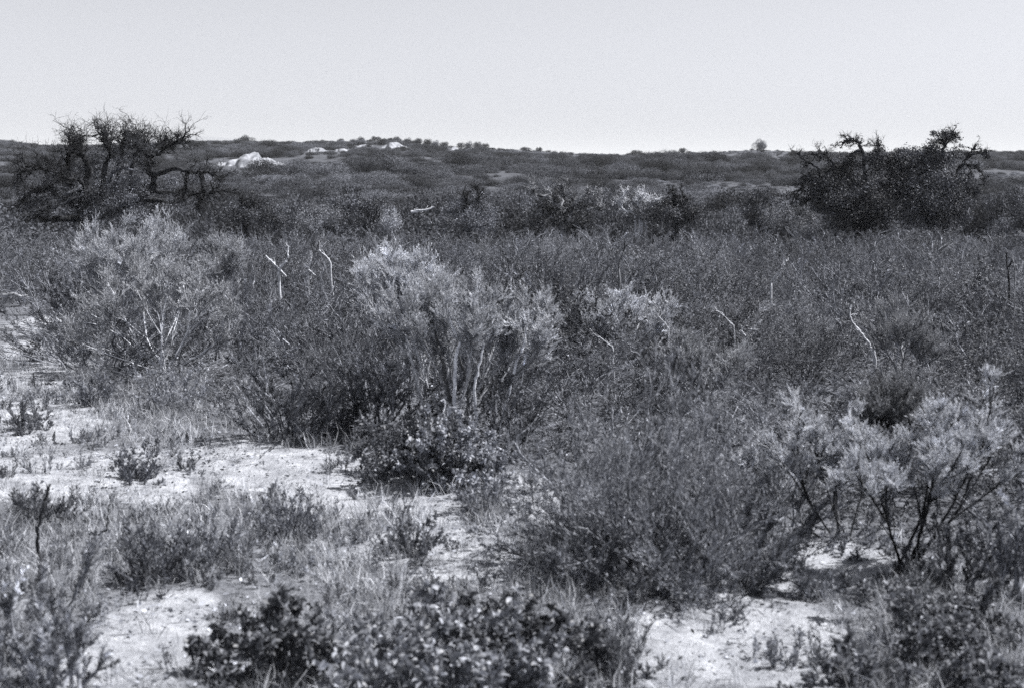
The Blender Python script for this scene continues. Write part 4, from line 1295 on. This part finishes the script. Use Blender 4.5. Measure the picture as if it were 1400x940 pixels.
stick('pale bent stem at the front of the wispy thicket', 5.7, [[(838, 780), (829, 760), (834, 742), (840, 726)], [(829, 760), (824, 745)]], 19, rw=.0045)
stick('black dead stem lying on the bottom edge at left centre', 4.9, [[(88, 930), (100, 895), (112, 865), (122, 840)]], 20, M_BURNT, rw=.011)
stick('half charred upright twig in the right edge of the field', 13.8, [[(1388, 372), (1384, 352)]], 21, M_DEADDARK, rw=.004)
stick('pale dead twig in front of the low shrub at lower left', 6.1, [[(284, 735), (276, 712), (268, 690)], [(280, 722), (290, 700)]], 22, rw=.004)

# ------------------------------------------------------------------ grass and litter
def scatter_front(n, rng, y0=3.6, y1=13):
    y = np.sqrt(rng.uniform(y0 ** 2, y1 ** 2, n)); x = y * rng.uniform(-.42, .42, n)
    u = 700 + F * x / (y * CP + CAM_H * SP); v = 470 - F * (-CAM_H * CP + y * SP) / (y * CP + CAM_H * SP)
    return x, y, u, v


GR = [(560, 740, 220, 90, 1.), (640, 800, 160, 70, .8), (450, 800, 120, 80, .8), (60, 640, 120, 60, .6), (160, 730, 170, 90, .7), (1260, 870, 200, 110, .9), (1150, 900, 90, 60, .6), (820, 880, 110, 90, .8),
      (150, 600, 160, 60, .5), (260, 580, 140, 60, .6), (60, 820, 130, 130, .8), (330, 700, 120, 60, .7), (410, 900, 90, 80, .8), (1120, 760, 140, 50, .35), (60, 500, 110, 80, .8), (60, 580, 130, 50, .85), (70, 440, 70, 30, .6), (150, 630, 130, 50, .8), (400, 640, 200, 40, .1), (960, 880, 140, 70, .2), (700, 680, 60, 40, .6), (1000, 850, 130, 60, .15), (200, 870, 130, 70, .08), (480, 690, 170, 30, .15)]


def grass():
    rng = np.random.default_rng(301)
    x, y, u, v = scatter_front(40000, rng)
    w = np.where(v > np.interp(u, EDGE_U, EDGE_V), .3, 0.)
    for (a, b, c, d, k) in GR:
        w = np.maximum(w, k * (1 - sstep(.6, 1.15, np.sqrt(((u - a) / c) ** 2 + ((v - b) / d) ** 2))))
    w *= (1 - .85 * bare(x, y)) * (.35 + .9 * np.clip(fbm(x / .5, y / .5, 91, 3) + .4, 0, 1))
    k = rng.random(len(x)) < w * .7
    x, y = x[k], y[k]
    nb = 11
    n = len(x) * nb
    bx = np.repeat(x, nb) + rng.normal(size=n) * .022; by = np.repeat(y, nb) + rng.normal(size=n) * .022
    L = np.repeat(rng.uniform(.05, .16, len(x)), nb) * rng.uniform(.5, 1.2, n)
    p = np.stack([bx, by, zt(bx, by) - .004], 1)
    d = rng.normal(size=(n, 3)) * .45; d[:, 2] = 1; d = unit(d)
    b = MB()
    tone = np.repeat(np.exp(rng.normal(size=len(x)) * .35), nb) * np.exp(rng.normal(size=n) * .25)
    # two segments: a straight foot and a bent tip
    hw = rng.uniform(.0009, .0018, n)[:, None]
    sd = unit(np.cross(d, rng.normal(size=(n, 3))))
    m = p + d * (L * .55)[:, None]
    d2 = unit(d + rng.normal(size=(n, 3)) * .35 - np.array([0, 0, .25])); t = m + d2 * (L * .5)[:, None]
    vv = np.stack([p - sd * hw, p + sd * hw, m + sd * hw * .8, m - sd * hw * .8, t + sd * hw * .15, t - sd * hw * .15], 1).reshape(-1, 3)
    i = np.arange(n)[:, None] * 6
    q = np.concatenate([i + np.array([[0, 1, 2, 3]]), i + np.array([[3, 2, 4, 5]])])
    b._add(vv, q, np.repeat(tone, 6))
    structure(b.build('dry_grass', M_GRASS), 'stuff')
    print('grass blades', n)


def litter():
    rng = np.random.default_rng(302)
    x, y, u, v = scatter_front(110000, rng)
    w = .26 + .5 * np.clip(fbm(x / .4, y / .4, 17, 3) * 1.6 + .2, 0, 1) - .12 * bare(x, y)
    k = rng.random(len(x)) < w
    x, y = x[k], y[k]; n = len(x)
    p = np.stack([x, y, zt(x, y) + .004 + rng.random(n) * .008], 1)
    d = rng.normal(size=(n, 3)); d[:, 2] *= .25
    b = MB()
    tw = rng.random(n) < .22
    L = np.where(tw, rng.uniform(.03, .14, n), rng.uniform(.008, .03, n)); W = np.where(tw, .004, L * .5)
    b.leaves(p, d, L, W, np.exp(rng.normal(size=n) * .6), rng)
    structure(b.build('leaf_litter', M_LITTER), 'stuff')


grass(); litter()

# small weeds on the open ground: individuals of three kinds
WG = 'small weeds dotted over the sandy ground'
WP = []
for k in range(3):
    bf = plant_herb(700 + k, [.14, .1, .17][k], [.1, .1, .09][k], 9, [.9, .7, .8][k], 9, (.017, [.006, .009, .004][k]))
    WP.append((bf[0].mesh('branches', M_GREYBARK), bf[1].mesh('foliage', M_WISP)))
rngw = np.random.default_rng(44)
x, y, u, v = scatter_front(6000, rngw, 4.2, 11)
cnt = 0; WR = [None] * 3
for i in range(len(x)):
    if cnt >= 240:
        break
    if v[i] < np.interp(u[i], EDGE_U, EDGE_V) + 4 or v[i] > 960 or not (-20 < u[i] < 1420):
        continue
    if rngw.random() < .8 * bare(x[i:i + 1], y[i:i + 1])[0]:
        continue
    k = cnt % 3
    s = rngw.uniform(.6, 1.3)
    loc = (x[i], y[i], ztf(x[i], y[i]) - .005)
    if WR[k] is None:
        r = thing('weed', 'small weed among many alike dotted over the sandy foreground', 'weed', loc, WG)
        link('branches', WP[k][0], r); link('foliage', WP[k][1], r); r.scale = (s, s, s); WR[k] = r
    else:
        dup(WR[k], loc, rngw.uniform(0, 6.28), (s, s, s))
    cnt += 1

# ------------------------------------------------------------------ air
def haze():
    m, nt = new_mat('haze')
    out = N(nt, 'ShaderNodeOutputMaterial'); vp = N(nt, 'ShaderNodeVolumePrincipled')
    vp.inputs['Color'].default_value = (.96, .98, 1., 1); vp.inputs['Density'].default_value = HAZE
    nt.links.new(vp.outputs[0], out.inputs['Volume'])
    x, y0, y1, z0, z1 = 7100, -7100, 7100, -40, 90
    v = [(-x, y0, z0), (x, y0, z0), (x, y1, z0), (-x, y1, z0), (-x, y0, z1), (x, y0, z1), (x, y1, z1), (-x, y1, z1)]
    f = [(3, 2, 1, 0), (4, 5, 6, 7), (0, 1, 5, 4), (1, 2, 6, 5), (2, 3, 7, 6), (3, 0, 4, 7)]
    me = bpy.data.meshes.new('haze'); me.from_pydata(v, [], f); me.materials.append(m)
    structure(link('haze', me), 'stuff')


HAZE = .00022
haze()

# ------------------------------------------------------------------ light, sky, camera
SUN_EL, SUN_AZ = math.radians(54), math.radians(82)      # azimuth clockwise from the viewing direction (+Y)
to_sun = Vector((math.sin(SUN_AZ) * math.cos(SUN_EL), math.cos(SUN_AZ) * math.cos(SUN_EL), math.sin(SUN_EL)))
sl = bpy.data.lights.new('sun', 'SUN'); sl.energy = 5.0; sl.angle = math.radians(.53); sl.color = (1, .985, .97)
so = bpy.data.objects.new('sun', sl); COL.objects.link(so)
so.rotation_euler = to_sun.to_track_quat('Z', 'Y').to_euler(); so.location = to_sun * 50

w = bpy.data.worlds.new('World'); scene.world = w; w.use_nodes = True
nt = w.node_tree; nt.nodes.clear()
out = N(nt, 'ShaderNodeOutputWorld'); bg = N(nt, 'ShaderNodeBackground'); sky = N(nt, 'ShaderNodeTexSky')
sky.sky_type = 'NISHITA'; sky.sun_disc = False; sky.sun_elevation = SUN_EL; sky.sun_rotation = SUN_AZ
sky.air_density = 1.0; sky.dust_density = 1.0; sky.ozone_density = 1
sep = N(nt, 'ShaderNodeSeparateColor'); nt.links.new(sky.outputs[0], sep.inputs[0])      # black and white film behind a green filter
tint = N(nt, 'ShaderNodeVectorMath', operation='SCALE'); tint.inputs[0].default_value = (.945, .968, 1.045)
mxs = N(nt, 'ShaderNodeMix', data_type='FLOAT'); mxs.inputs['Factor'].default_value = .35
nt.links.new(sep.outputs['Green'], mxs.inputs['A']); nt.links.new(sep.outputs['Blue'], mxs.inputs['B'])
nt.links.new(mxs.outputs['Result'], tint.inputs['Scale'])
nt.links.new(tint.outputs[0], bg.inputs['Color'])
bg.inputs['Strength'].default_value = .061
nt.links.new(bg.outputs[0], out.inputs['Surface'])

cam = bpy.data.cameras.new('camera'); co = bpy.data.objects.new('camera', cam); COL.objects.link(co)
cam.sensor_fit = 'HORIZONTAL'; cam.sensor_width = 36; cam.lens = 36 * F / 1400
cam.clip_end = 20000; cam.clip_start = .1
co.location = (0, 0, CAM_H); co.rotation_euler = (math.pi / 2 - PITCH, 0, 0)
cam.dof.use_dof = True; cam.dof.focus_distance = 18; cam.dof.aperture_fstop = 4.2
scene.camera = co

vs = scene.view_settings
vs.view_transform = 'Standard'; vs.look = 'None'; vs.gamma = 1; vs.exposure = 1.17; vs.use_curve_mapping = False
cy = scene.cycles
cy.max_bounces = 5; cy.diffuse_bounces = 3; cy.glossy_bounces = 1; cy.transmission_bounces = 2; cy.volume_bounces = 0
cy.pixel_filter_type = 'BLACKMAN_HARRIS'; cy.filter_width = 1.5
cy.use_adaptive_sampling = False; cy.use_denoising = False; cy.denoiser = 'OPENIMAGEDENOISE'; cy.denoising_input_passes = 'RGB_ALBEDO_NORMAL'
